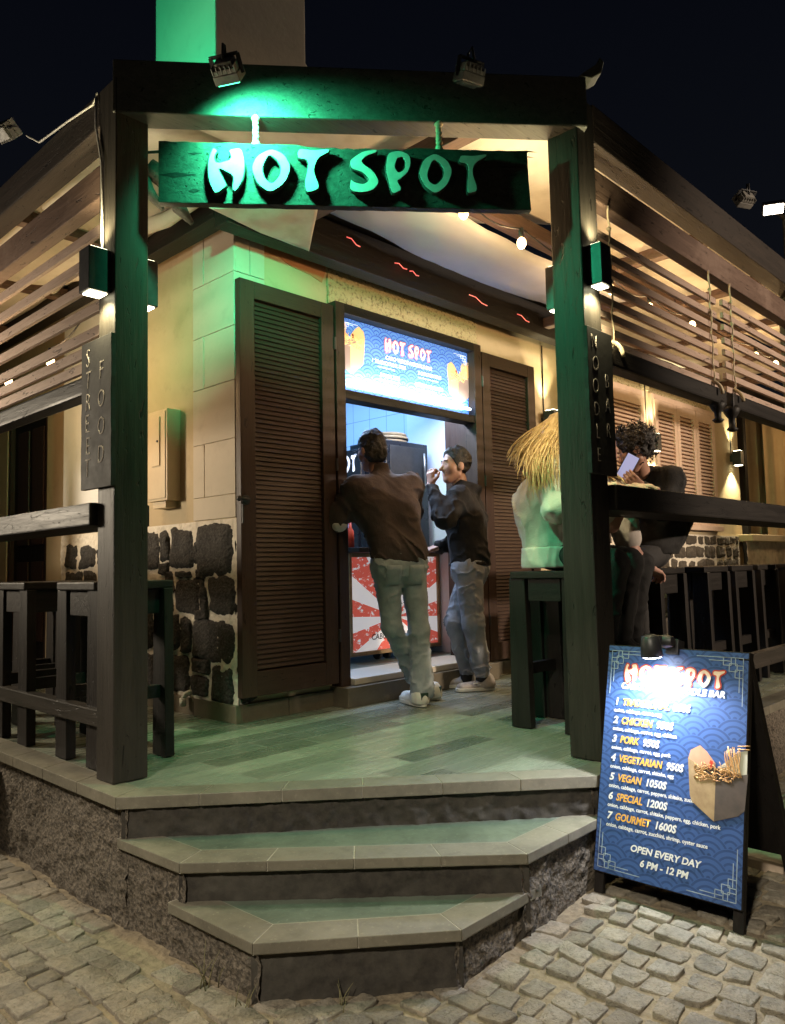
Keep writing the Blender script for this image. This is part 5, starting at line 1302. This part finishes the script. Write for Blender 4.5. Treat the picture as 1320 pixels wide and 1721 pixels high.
def hand_prims(wrist, d, n, side, curl=0.5, scale=1.0):
    """palm, four bent fingers and a thumb; d fingers' direction, n palm normal, side +1/-1 thumb side"""
    d = nrm(d); n = nrm(np.array(n)-d*np.dot(n, d)); t = np.cross(d, n)*side; w = np.array(wrist, float); s = SDF(); S = scale
    pc = w + d*.045*S
    s.cap(w-d*.02*S, w+d*.015*S, .026*S, k=.02, flat=(n, .75))
    for q in (-.026, -.009, .009, .026): s.cap(w+d*.015*S+t*q*.7*S, w+d*.085*S+t*q*S, .0145*S, .0125*S, k=.015)
    L = (.066, .078, .082, .072)
    for i, q in enumerate((-.031, -.0105, .0105, .031)):
        p = w + d*.088*S + t*q*S; a = curl*(.9+.12*i); dirr = d
        for k, (fr_, rr) in enumerate(((.45, .0095), (.32, .0088), (.23, .0078))):
            a_k = a*(k*0.9+.45); dirr = d*math.cos(a_k)+n*math.sin(a_k); q2 = p + dirr*L[i]*fr_*S*1.05
            s.cap(p, q2, rr*S, (rr-.0007)*S, k=.005); p = q2
    p = w + d*.025*S + t*.028*S; d1 = nrm(d*.6+t*.75+n*.25); q2 = p + d1*.045*S; s.cap(p, q2, .0135*S, .0115*S, k=.012)
    d2 = nrm(d*.95+t*.1+n*.4); s.cap(q2, q2+d2*.034*S, .0108*S, .009*S, k=.005)
    return s
def shoe(name, parent, heel, toe, mat, sole_mat, parts=None, w=.043):
    heel, toe = np.array(heel, float), np.array(toe, float); d = nrm(toe-heel); side = np.cross(d, UP); L = np.linalg.norm(toe-heel)
    s = SDF(); z0 = heel[2]
    s.cap(heel+UP*.045+d*.035, heel+UP*.05+d*.06, .040, .042, k=.03); s.cap(heel+UP*.040+d*.05, toe+UP*.030-d*.045, .044, .038, k=.04, flat=(UP, .85)); s.cap(heel+UP*.085+d*.045, heel+UP*.07+d*.07, .038, .040, k=.04)
    s.cut(heel+UP*.018, (0, 0, -1))
    V, F = s.mesh(.006, lo=None); o = raw(name, V, F, mat, parent)
    b = MB(); pts = []
    for k in range(24):
        a = 2*math.pi*k/24; ca, sa = math.cos(a), math.sin(a); ww = w*(1+.10*ca)
        pts.append(tuple((heel+toe)/2 + d*(L/2+.004)*np.sign(ca)*abs(ca)**.8 + side*ww*np.sign(sa)*abs(sa)**.75)[:2])
    b.prism(pts, z0+.004, z0+.028); b.build('sole', sole_mat, o, .004)
    return o, d, side
def skin_body(parent, head, limbs, mat, res=.010):
    parts = [head.mesh(.0055)] + [h.mesh(.0045) for h in limbs if getattr(h, 'fine', False)]
    rest = [h for h in limbs if not getattr(h, 'fine', False)]
    parts += [h.mesh(res) for h in rest]
    V, F = merge(*parts); return raw('body', V, F, mat, parent)
def hair_cap(parent, c, f, u, mat, cover, amp, fr, seed, rad=(.081, .104, .100), back=.0, h=.0055, front=.055, scale=1.0, side_z=-.02):
    f = nrm(f); u = nrm(np.array(u)-f*np.dot(u, f)); r = np.cross(f, u); rot = np.stack([r, f, u], 1); c = np.array(c, float)
    T = lambda x, y, z: c + (r*x+f*y+u*z)*scale
    s = SDF(); s.ell(T(0, -.014, .034), np.array(rad)*scale, rot)
    if back: s.ell(T(0, -.055, -.03), np.array([.066, .045, .06])*scale, rot, k=.04)
    s.cut(T(0, front, .06), f*0.86-u*0.52); s.cut(T(0, .02, side_z-.055), -u+f*0.9*0)
    s.cut(T(0, .035, .0), f*.9-u*.42)
    V, F = s.mesh(h, disp=lambda P: -amp*np.clip(fbm(P, fr, 3, seed)+.15, -1, 1)*1.6)
    return raw('hair', V, F, mat, parent)
def capchain(s, pts, rs, k=.03, flat=None):
    for (a, b), (ra, rb) in zip(zip(pts, pts[1:]), zip(rs, rs[1:])): s.cap(a, b, ra, rb, k, flat)
    return s
def A(*p): return np.array(p, float)

# ---- customer in the brown sweatshirt, leaning on the counter with one foot crossed behind
p1 = thing('person', 'person in brown sweatshirt and green grey jeans leaning on the shop counter', 'person', (3.75, 3.42, 0))
f = nrm((.42, .90, 0)); r = np.cross(f, UP)
PEL, CH, NK = A(3.60, 3.42, .95), A(3.585, 3.51, 1.27), A(3.60, 3.575, 1.475)
SL, SR = A(3.405, 3.60, 1.395), A(3.765, 3.455, 1.415)
EL, WL = A(3.375, 3.74, 1.20), A(3.53, 3.97, 1.40)
ER, WR = A(3.98, 3.64, 1.24), A(4.12, 3.93, 1.30)
hd, T, _ = head_sdf(A(3.575, 3.625, 1.645), (.12, .97, -.12), (0, .12, 1))
nk = SDF().cap(NK-UP*.05, A(3.585, 3.61, 1.58), .058, .054)
h1 = hand_prims(WL+A(.01, .02, .005), (.62, .70, .2), (.2, .2, -1), 1, .5); h1.fine = True
h2 = hand_prims(WR+A(.01, .02, 0), (.35, .9, .0), (0, .2, -1), -1, .5); h2.fine = True
fa = SDF(); fa.cap(EL, WL, .045, .030); fa.cap(ER, WR, .045, .030)
skin_body(p1, hd, [nk, h1, h2, fa], 'skin')
hair_cap(p1, A(3.575, 3.625, 1.645), (.12, .97, -.12), (0, .12, 1), 'hair_dark', 1, .010, 30, 5, (.083, .105, .108), back=.05, front=.06, side_z=-.05)
s = SDF()
for q in (-1, 1): s.cap(PEL+r*.055*q, CH+r*.082*q, .120, .132, .06, (f, .95)); s.cap(CH+r*.082*q, (SL+SR)/2+r*.085*q-UP*.05, .132, .092, .08, (f, .95))
s.cap(SL, SR, .080, .078, .08); s.cap(NK-UP*.03, NK+UP*.055, .080, .069, .05)
capchain(s, [SL, EL, WL-(WL-EL)*.12], (.080, .070, .048), .04); capchain(s, [SR, ER, WR-(WR-ER)*.15], (.080, .068, .050), .04)
s.cap(PEL+UP*.03+r*.05, PEL+UP*.04-r*.05, .118, .118, .06, (f, .85))
s.cut(PEL-UP*.03, (-.05, .10, -1)); s.cut(NK+UP*.075, (0, .25, 1))
V, F = s.mesh(.0075, folds(.036, 11, 11, (PEL+r*.17)-SL, .75, 2.6)); raw('sweatshirt', V, F, 'brown_fleece', p1)
s = SDF().cap(PEL-UP*.045-r*.07, PEL-UP*.045+r*.07, .107, .107, .05, (f, .92)); s.cut(PEL-UP*.005, (0, 0, 1)); s.cut(PEL-UP*.05, (0, 0, -1)); V, F = s.mesh(.009); raw('hem', V, F, 'brown_fleece', p1)
s = SDF().cap(EL-UP*.030+A(-.005, -.01, 0), EL-UP*.024+A(.03, .03, .0), .060, .058, .03); s.cut(EL-UP*.032, (0, 0, 1)); V, F = s.mesh(.008); raw('cuff', V, F, 'white_cotton', p1)
HL, HR = PEL-r*.088-UP*.075, PEL+r*.088-UP*.075
KL, AL = A(3.570, 3.47, .50), A(3.86, 3.50, .10); KR, AR = A(3.715, 3.37, .48), A(3.715, 3.355, .085)
s = SDF(); s.cap(PEL-r*.07-UP*.06, PEL+r*.07-UP*.06, .122, .122, .05, (f, .92)); s.cap(PEL-UP*.02-r*.05, PEL-UP*.02+r*.05, .11, .11, .05, (f, .85))
capchain(s, [HL, KL, AL], (.098, .072, .070), .03); capchain(s, [HR, KR, AR], (.098, .074, .078), .03)
s.cut(PEL+UP*.02, (0, 0, 1)); s.cut(A(0, 0, .048), (0, 0, -1))
V, F = s.mesh(.0075, folds(.034, 15, 21, r+UP*.35, .68, 2.6)); jn = raw('jeans', V, F, 'jeans', p1)
def cloth_patch(name, sdf, c, ex, ey, inward, w, h, off, mat, parent, n=9):
    """a sewn-on patch that follows the cloth below it"""
    t = np.linspace(-1, 1, n); U, W = np.meshgrid(t, t, indexing='ij'); taper = 1-.12*np.clip(-W, 0, 1)**3
    P = c + (U*taper*w)[..., None]*ex + (W*h)[..., None]*ey - .25*inward
    for _ in range(30): P = P + sdf.ev(P)[..., None]*inward
    edge = np.clip((1-np.maximum(np.abs(U), np.abs(W)))*8, 0, 1); P = P - inward*(off*edge)[..., None]
    I = np.arange(n*n).reshape(n, n); F = np.stack([I[:-1, :-1].ravel(), I[1:, :-1].ravel(), I[1:, 1:].ravel(), I[:-1, 1:].ravel()], 1)
    return raw(name, P.reshape(-1, 3), F, mat, parent)
for q in (-1, 1): cloth_patch('back_pocket', s, PEL+r*.075*q-UP*.12, r, UP, f, .050, .060, .009, 'jeans', jn)
o, d, sd = shoe('shoe', p1, A(3.675, 3.30, 0), A(3.76, 3.575, 0), 'white_leather', 'white_leather'); b = MB(); b.obox(A(3.675, 3.30, .07)+d*.004, sd, d, UP, .026, .010, .022); b.build('heel_tab', 'green_heel', o, .003)
o, d, sd = shoe('shoe', p1, A(3.945, 3.40, 0), A(3.79, 3.625, 0), 'white_leather', 'white_leather'); b = MB(); b.obox(A(3.945, 3.40, .07)+d*.004, sd, d, UP, .026, .010, .022); b.build('heel_tab', 'green_heel', o, .003)
b = MB(); hc_ = A(3.575, 3.625, 1.645); hf = nrm((.12, .97, -.12)); hr = np.cross(hf, UP)
for q in (-1, 1): b.tube([hc_+hr*q*.085-hf*.005+UP*.005, hc_+hr*q*.082+hf*.085+UP*.006], .0025, 5)
for q in (-1, 1): b.tube([hc_+hr*(q*.036+.028*math.cos(a))+hf*.096+UP*(.004+.022*math.sin(a)) for a in [2*math.pi*k/14 for k in range(15)]], .0022, 5)
b.tube([hc_+hr*.008*q+hf*.100+UP*.008 for q in (-1, 1)], .002, 5)
o = b.build('eyeglasses', 'black_rubber', None, base=tuple(hc_)); tag(o, 'dark framed eyeglasses worn by the customer in the brown sweatshirt', 'glasses')

# ---- customer in black hoodie, hand at the mouth
p2 = thing('person', 'person in black hooded top and grey jeans holding a hand to the mouth', 'person', (4.42, 3.5, 0))
f = nrm((-.45, .88, 0)); r = np.cross(f, UP)
PEL, CH, NK = A(4.42, 3.50, .93), A(4.40, 3.515, 1.23), A(4.385, 3.525, 1.44)
hc = A(4.345, 3.55, 1.60); hfv = (-.90, .42, .02)
hd, T, rot = head_sdf(hc, hfv, (0, 0, 1), 1.03)
SL, SR = A(4.225, 3.43, 1.355), A(4.555, 3.60, 1.355)
EL, WL = A(4.035, 3.40, 1.19), A(4.120, 3.60, 1.475)
ER, WR = A(4.60, 3.72, 1.08), A(4.42, 3.80, 1.02)
nk = SDF().cap(NK-UP*.05, hc-UP*.09-A(-.02, .01, 0), .060, .056)
h1 = hand_prims(WL-A(.0, .012, .03), (.05, .10, 1), (.75, -.1, .1), -1, 1.25); h1.fine = True
h2 = hand_prims(WR, (-.8, .3, -.2), (0, .2, -1), -1, .5); h2.fine = True
fa = SDF(); fa.cap(EL, WL-UP*.03, .045, .029)
skin_body(p2, hd, [nk, h1, h2, fa], 'skin')
hair_cap(p2, hc, hfv, (0, 0, 1), 'hair_dark', 1, .008, 34, 9, (.083, .107, .102), back=.0, front=.062, scale=1.03)
# brows
b = MB()
for q in (-1, 1): b.tube([T(q*.014, .093, .026), T(q*.032, .092, .032), T(q*.050, .080, .026)], [.004, .0045, .002], 6)
for q in (-1, 1): b.tube([T(q*.020, .0885, .003), T(q*.032, .0895, .005), T(q*.044, .083, .002)], [.002, .0028, .0015], 6)
b.build('eyebrow', 'hair_dark', p2)
s = SDF()
for q in (-1, 1): s.cap(PEL-UP*.03+r*.05*q, CH+r*.07*q, .138, .138, .06, (f, 1.0)); s.cap(CH+r*.07*q, (SL+SR)/2+r*.08*q-UP*.05, .138, .10, .08, (f, .95))
s.cap(SL, SR, .085, .085, .08)
s.cap(NK-UP*.03, NK+UP*.02, .085, .078, .05); s.ell(NK-f*.075-UP*.005, (.105, .085, .065), np.stack([r, f, UP], 1), k=.05)
capchain(s, [SL, EL, WL-(WL-EL)*.22], (.085, .070, .050), .04); capchain(s, [SR, ER, WR-(WR-ER)*.1], (.085, .072, .052), .04)
s.cut(PEL-UP*.055, (0, 0, -1)); s.cut(NK+UP*.05-f*.02, nrm((f[0]*-.35, f[1]*-.35, 1)))
V, F = s.mesh(.0085, folds(.030, 11, 31, r-UP*.5, .68, 2.4)); raw('hoodie', V, F, 'black_fleece', p2)
HL, HR = PEL-r*.088-UP*.08, PEL+r*.088-UP*.08
KL, AL = A(4.345, 3.43, .475), A(4.425, 3.425, .12); KR, AR = A(4.37, 3.60, .48), A(4.47, 3.60, .12)
s = SDF(); s.cap(PEL-r*.07-UP*.07, PEL+r*.07-UP*.07, .130, .130, .05, (f, 1.0))
capchain(s, [HL, KL, AL], (.115, .083, .062), .035); capchain(s, [HR, KR, AR], (.115, .083, .062), .035); s.cut(PEL+UP*.02, (0, 0, 1)); s.cut(A(0, 0, .095), (0, 0, -1))
V, F = s.mesh(.0075, folds(.034, 15, 41, r-UP*.5, .68, 2.6)); raw('jeans', V, F, 'jeans_grey', p2)
o, d, sd = shoe('shoe', p2, A(4.50, 3.38, 0), A(4.26, 3.53, 0), 'grey_shoe', 'white_leather', w=.047)
b = MB()
for k in range(3): b.obox(A(4.50, 3.38, .035+.012*k)+d*(.09+.03*k)-sd*.047*.9, d, sd, UP, .018, .002, .004)
b.build('trim', 'white_leather', o)
o, d, sd = shoe('shoe', p2, A(4.55, 3.57, 0), A(4.33, 3.72, 0), 'grey_shoe', 'white_leather', w=.047)
s = SDF().cap(A(4.425, 3.425, .06), A(4.425, 3.425, .14), .045, .048).cap(A(4.47, 3.60, .06), A(4.47, 3.60, .14), .045, .048); V, F = s.mesh(.008); raw('sock', V, F, 'dark_trousers', p2)

# ---- seated woman in a mint top, long blonde hair
def strands(parent, roots, path, n, seed, rad, mat, spread):
    rr = random.Random(seed); b = MB()
    for _ in range(n):
        off = Vector((rr.gauss(0, spread[0]), rr.gauss(0, spread[1]), rr.gauss(0, spread[2]))); ph = rr.uniform(0, 6.28); wv = rr.uniform(.004, .012); L = rr.uniform(.80, 1.03)
        q = []; m = 12
        for k in range(m):
            t = k/(m-1)*L; x = min(t*(len(path)-1), len(path)-1.001); i = int(x); p = Vector(path[i]).lerp(Vector(path[i+1]), x-i)
            if t > 1: p = Vector(path[-1]) + (Vector(path[-1])-Vector(path[-2]))*(t-1)*2
            g = .55+.75*min(t*1.6, 1); q.append(p+off*g+Vector((math.sin(ph+t*9)*wv, math.cos(ph*1.3+t*8)*wv, 0))*min(1, t*3))
        r0 = rad*rr.uniform(.6, 1.3); b.tube(q, [r0*.6]+[r0]*(m-3)+[r0*.6, r0*.15], 5, caps=False)
    return b.build('hair', mat, parent)
def seated(label, pel, f, top_mat, leg_mat, head_c, head_f, head_u, ch, nk, SLR, arms, knees, feet, seed, skin='skin_pale', shirt_hem=None, amp=.016, short=None, bulk=1.0, fl=.8):
    p = thing('person', label, 'person', (pel[0], pel[1], 0)); f = nrm(f); r = np.cross(f, UP)
    hd, T, rot = head_sdf(head_c, head_f, head_u); limbs = [SDF().cap(nk-UP*.06, np.array(head_c)-UP*.07-f*.02, .056, .05)]
    hands = []
    fa = SDF()
    for (S_, E_, W_), hdir, hn, side in arms:
        fa.cap(nk-UP*.07, S_, .05, .045); fa.cap(S_, E_, .045, .042); fa.cap(E_, W_, .042, .028); h_ = hand_prims(W_, hdir, hn, side, .9, .95); h_.fine = True; hands.append(h_)
    skin_body(p, hd, limbs+[fa]+hands, skin)
    s = SDF(); SL_, SR_ = SLR
    s.cap(pel+UP*.04, ch, .158*bulk, .168*bulk, .06, (f, fl)); s.cap(ch, (SL_+SR_)/2-UP*.03, .165*bulk, .115, .08, (f, fl)); s.cap(SL_, SR_, .08*bulk, .08*bulk, .08); s.cap(nk-UP*.04, nk+UP*.01, .075, .065, .05)
    for (S_, E_, W_), *_r in arms:
        if short: s.cap(S_, S_+(E_-S_)*short, .088, .080, .04)
        else: capchain(s, [S_, E_, W_-(W_-E_)*.1], (.08, .068, .05), .04)
    s.cut(pel-UP*.015, (0, 0, -1)); s.cut(nk+UP*.03, (0, 0, 1))
    V, F = s.mesh(.009, folds(amp*1.9, 9, seed, r-UP*.6, .7, 2.2)); raw('top', V, F, top_mat, p)
    if shirt_hem:
        s = SDF().cap(pel+UP*.03, pel-UP*.04, .165*bulk, .168*bulk, .05, (f, fl)); s.cut(pel-UP*.085, (0, 0, -1)); s.cut(pel+UP*.03, (0, 0, 1)); V, F = s.mesh(.010, folds(.012, 10, seed+5)); raw('shirt_hem', V, F, shirt_hem, p)
    s = SDF(); s.cap(pel-r*.05-UP*.01, pel+r*.05-UP*.01, .098, .098, .05, (UP, .9))
    for q, k_, a_ in ((-1, knees[0], feet[0]), (1, knees[1], feet[1])): capchain(s, [pel+r*.075*q+f*.05-UP*.01, k_, a_+UP*.09], (.088, .075, .05), .035)
    s.cut(pel+UP*.04, (0, 0, 1)); V, F = s.mesh(.011, folds(.014, 11, seed+2, r)); raw('trousers', V, F, leg_mat, p)
    for a_ in feet: shoe('shoe', p, a_-f*.06, a_+f*.20, 'black_fleece', 'black_rubber')
    return p
SZ = .838
pel = A(3.725, 2.36, SZ+.10); f = nrm((.25, -.97, 0)); r = np.cross(f, UP)
w = seated('seated person with long blonde hair in a mint sweatshirt beside the right post', pel, f, 'mint_fleece', 'dark_trousers', A(3.80, 2.27, 1.60), (.4, -.9, -.15), (0, 0, 1), A(3.745, 2.40, 1.20), A(3.775, 2.335, 1.45),
    (A(3.775, 2.34, 1.38)-r*.165, A(3.775, 2.34, 1.38)+r*.165),
    [((A(3.775, 2.34, 1.38)-r*.17, A(3.98, 2.2, 1.18), A(3.92, 1.98, 1.265)), (0, -1, 0), (0, 0, -1), 1), ((A(3.775, 2.34, 1.38)+r*.17, A(3.55, 2.22, 1.16), A(3.62, 1.99, 1.268)), (.1, -1, 0), (0, 0, -1), -1)],
    (A(3.88, 2.0, SZ+.04), A(3.70, 1.98, SZ+.03)), (A(3.86, 2.05, .37), A(3.70, 2.05, .37)), 51, shirt_hem='white_cotton', amp=.011, bulk=1.08, fl=1.0)
s = SDF().ell(A(3.80, 2.27, 1.635), (.092, .108, .105)); s.cut(A(3.82, 2.22, 1.6), (.4, -.9, -.4)); V, F = s.mesh(.007, disp=lambda P: -.008*fbm(P*A(1, 1, .3), 40, 2, 5)); raw('hair_crown', V, F, 'blonde', w)
s = SDF(); capchain(s, [A(3.765, 2.30, 1.665), A(3.70, 2.32, 1.58), A(3.61, 2.325, 1.48), A(3.555, 2.31, 1.39), A(3.545, 2.295, 1.31)], (.055, .052, .045, .038, .016), .05); capchain(s, [A(3.76, 2.34, 1.66), A(3.725, 2.42, 1.59), A(3.695, 2.47, 1.52), A(3.68, 2.50, 1.47)], (.05, .045, .034, .012), .05)
V, F = s.mesh(.007, disp=lambda P: -.010*fbm(P*A(1, 1, .22), 55, 2, 8)); raw('hair_mass', V, F, 'blonde', w)
strands(w, None, [(3.765, 2.285, 1.705), (3.695, 2.31, 1.60), (3.60, 2.315, 1.49), (3.535, 2.30, 1.38), (3.52, 2.285, 1.26)], 420, 5, .0026, 'blonde', (.024, .034, .014))
strands(w, None, [(3.77, 2.34, 1.69), (3.725, 2.43, 1.61), (3.69, 2.49, 1.52), (3.67, 2.53, 1.45)], 200, 6, .0026, 'blonde', (.026, .026, .016))
s = SDF().cap(A(3.70, 2.40, 1.425), A(3.83, 2.41, 1.425), .052, k=.06).ell(A(3.765, 2.46, 1.36), (.085, .045, .075), k=.07).cap(A(3.70, 2.42, 1.40), A(3.765, 2.48, 1.31), .03, k=.05).cap(A(3.83, 2.42, 1.40), A(3.765, 2.48, 1.31), .03, k=.05); V, F = s.mesh(.008, folds(.010, 13, 77, r)); raw('hood', V, F, 'mint_fleece', w)

# ---- person in white shirt, mostly behind the right post
pel = A(4.03, 2.40, SZ+.10); f = nrm((-.1, -.99, 0)); r = np.cross(f, UP)
w2 = seated('person in a short sleeved white shirt with one bare forearm showing under the bar shelf', pel, f, 'white_cotton', 'dark_trousers', A(3.925, 2.16, 1.50), (-.3, -.9, -.3), (0, -.2, 1), A(3.985, 2.33, 1.17), A(3.95, 2.23, 1.38),
    (A(3.95, 2.22, 1.31)-r*.16, A(3.95, 2.22, 1.31)+r*.16),
    [((A(4.03, 2.13, 1.27), A(4.035, 2.06, .945), A(4.165, 2.02, .845)), (.95, -.1, -.35), (.2, 0, -1), 1), ((A(3.80, 2.22, 1.31), A(3.80, 2.05, 1.08), A(3.86, 1.93, 1.27)), (.3, -.9, 0), (0, 0, -1), -1)],
    (A(4.12, 2.06, SZ+.03), A(3.98, 2.05, SZ+.03)), (A(4.10, 2.10, .37), A(3.98, 2.10, .37)), 61, amp=.010, short=.80)
strands(w2, None, [(3.93, 2.2, 1.58), (3.96, 2.24, 1.48), (3.985, 2.19, 1.38), (4.01, 2.13, 1.32)], 90, 8, .006, 'blonde', (.04, .03, .02))
s = SDF().ell(A(3.925, 2.18, 1.53), (.088, .098, .10)); s.cut(A(3.92, 2.10, 1.5), (-.3, -.9, -.3)); V, F = s.mesh(.008); raw('hair_crown', V, F, 'blonde', w2)

# ---- hunched person in black with curly hair and a phone
pel = A(4.70, 2.28, SZ+.10); f = nrm((-.95, .12, 0)); r = np.cross(f, UP)
hc = A(4.365, 2.17, 1.555)
w3 = seated('hunched curly haired person in a black shirt with a phone at the bar shelf', pel, f, 'black_fleece', 'dark_trousers', hc, (-.30, .88, -.40), (-.1, .2, 1), A(4.80, 2.25, 1.18), A(4.50, 2.19, 1.43),
    (A(4.56, 2.22, 1.36)-r*.18, A(4.56, 2.22, 1.36)+r*.18),
    [((A(4.56, 2.22, 1.36)-r*.18, A(4.40, 2.02, 1.18), A(4.10, 2.02, 1.30)), (-.9, .0, .25), (0, .5, .6), 1), ((A(4.56, 2.22, 1.36)+r*.18, A(4.30, 2.32, 1.14), A(4.10, 2.16, 1.255)), (-.7, -.6, 0), (0, 0, -1), -1)],
    (A(4.36, 2.22, SZ+.03), A(4.36, 2.40, SZ+.03)), (A(4.40, 2.2, .37), A(4.40, 2.38, .37)), 71, skin='skin', amp=.010, bulk=1.2, fl=1.05)
s = SDF().ell(hc+A(.015, .01, .035), (.118, .118, .112)); s.cut(hc+A(-.02, .07, -.02), (-.30, .88, -.75))
V, F = s.mesh(.006, disp=lambda P: -.016*np.clip(fbm(P, 42, 2, 9)*1.6, -1, 1)); ch_ = raw('hair', V, F, 'hair_dark', w3)
rr = random.Random(3); b = MB()
for _ in range(210):
    d_ = Vector((rr.gauss(0, 1), rr.gauss(0, 1), rr.gauss(.25, 1))).normalized()
    if d_.dot(Vector((-.30, .88, -.5)).normalized()) > .35: continue
    c_ = Vector(hc)+Vector((.015, .01, .035))+d_*rr.uniform(.108, .130); a_ = d_.orthogonal().normalized(); q_ = d_.cross(a_); ra = rr.uniform(.007, .014); ph = rr.uniform(0, 6)
    b.tube([c_+(a_*math.cos(ph+k*.9)+q_*math.sin(ph+k*.9))*ra+d_*.003*k for k in range(9)], .0028, 4, caps=False)
b.build('curl', 'hair_dark', ch_)
ph = thing('phone', 'smartphone with a glowing screen in the hand of the person in black', 'phone', (4.02, 2.02, 1.39))
pey = Vector((.36, -.37, .86)).normalized(); pen = Vector((-.70, -.60, .12)); pen = (pen - pey*pen.dot(pey)).normalized(); pex = pey.cross(pen)
pf = Frame(Vector((4.02, 2.05, 1.405)) - pex*.0375 - pey*.0775, pex, pey)
b = MB(); b.slab([pf.at(0, 0, -.009), pf.at(.075, 0, -.009), pf.at(.075, .155, -.009), pf.at(0, .155, -.009)], pf.en*.008); b.build('case', 'black_rubber', ph, .003)
b = MB(); b.slab([pf.at(.004, .004, 0), pf.at(.071, .004, 0), pf.at(.071, .151, 0), pf.at(.004, .151, 0)], pf.en*.0008); b.build('screen', 'phone', ph)
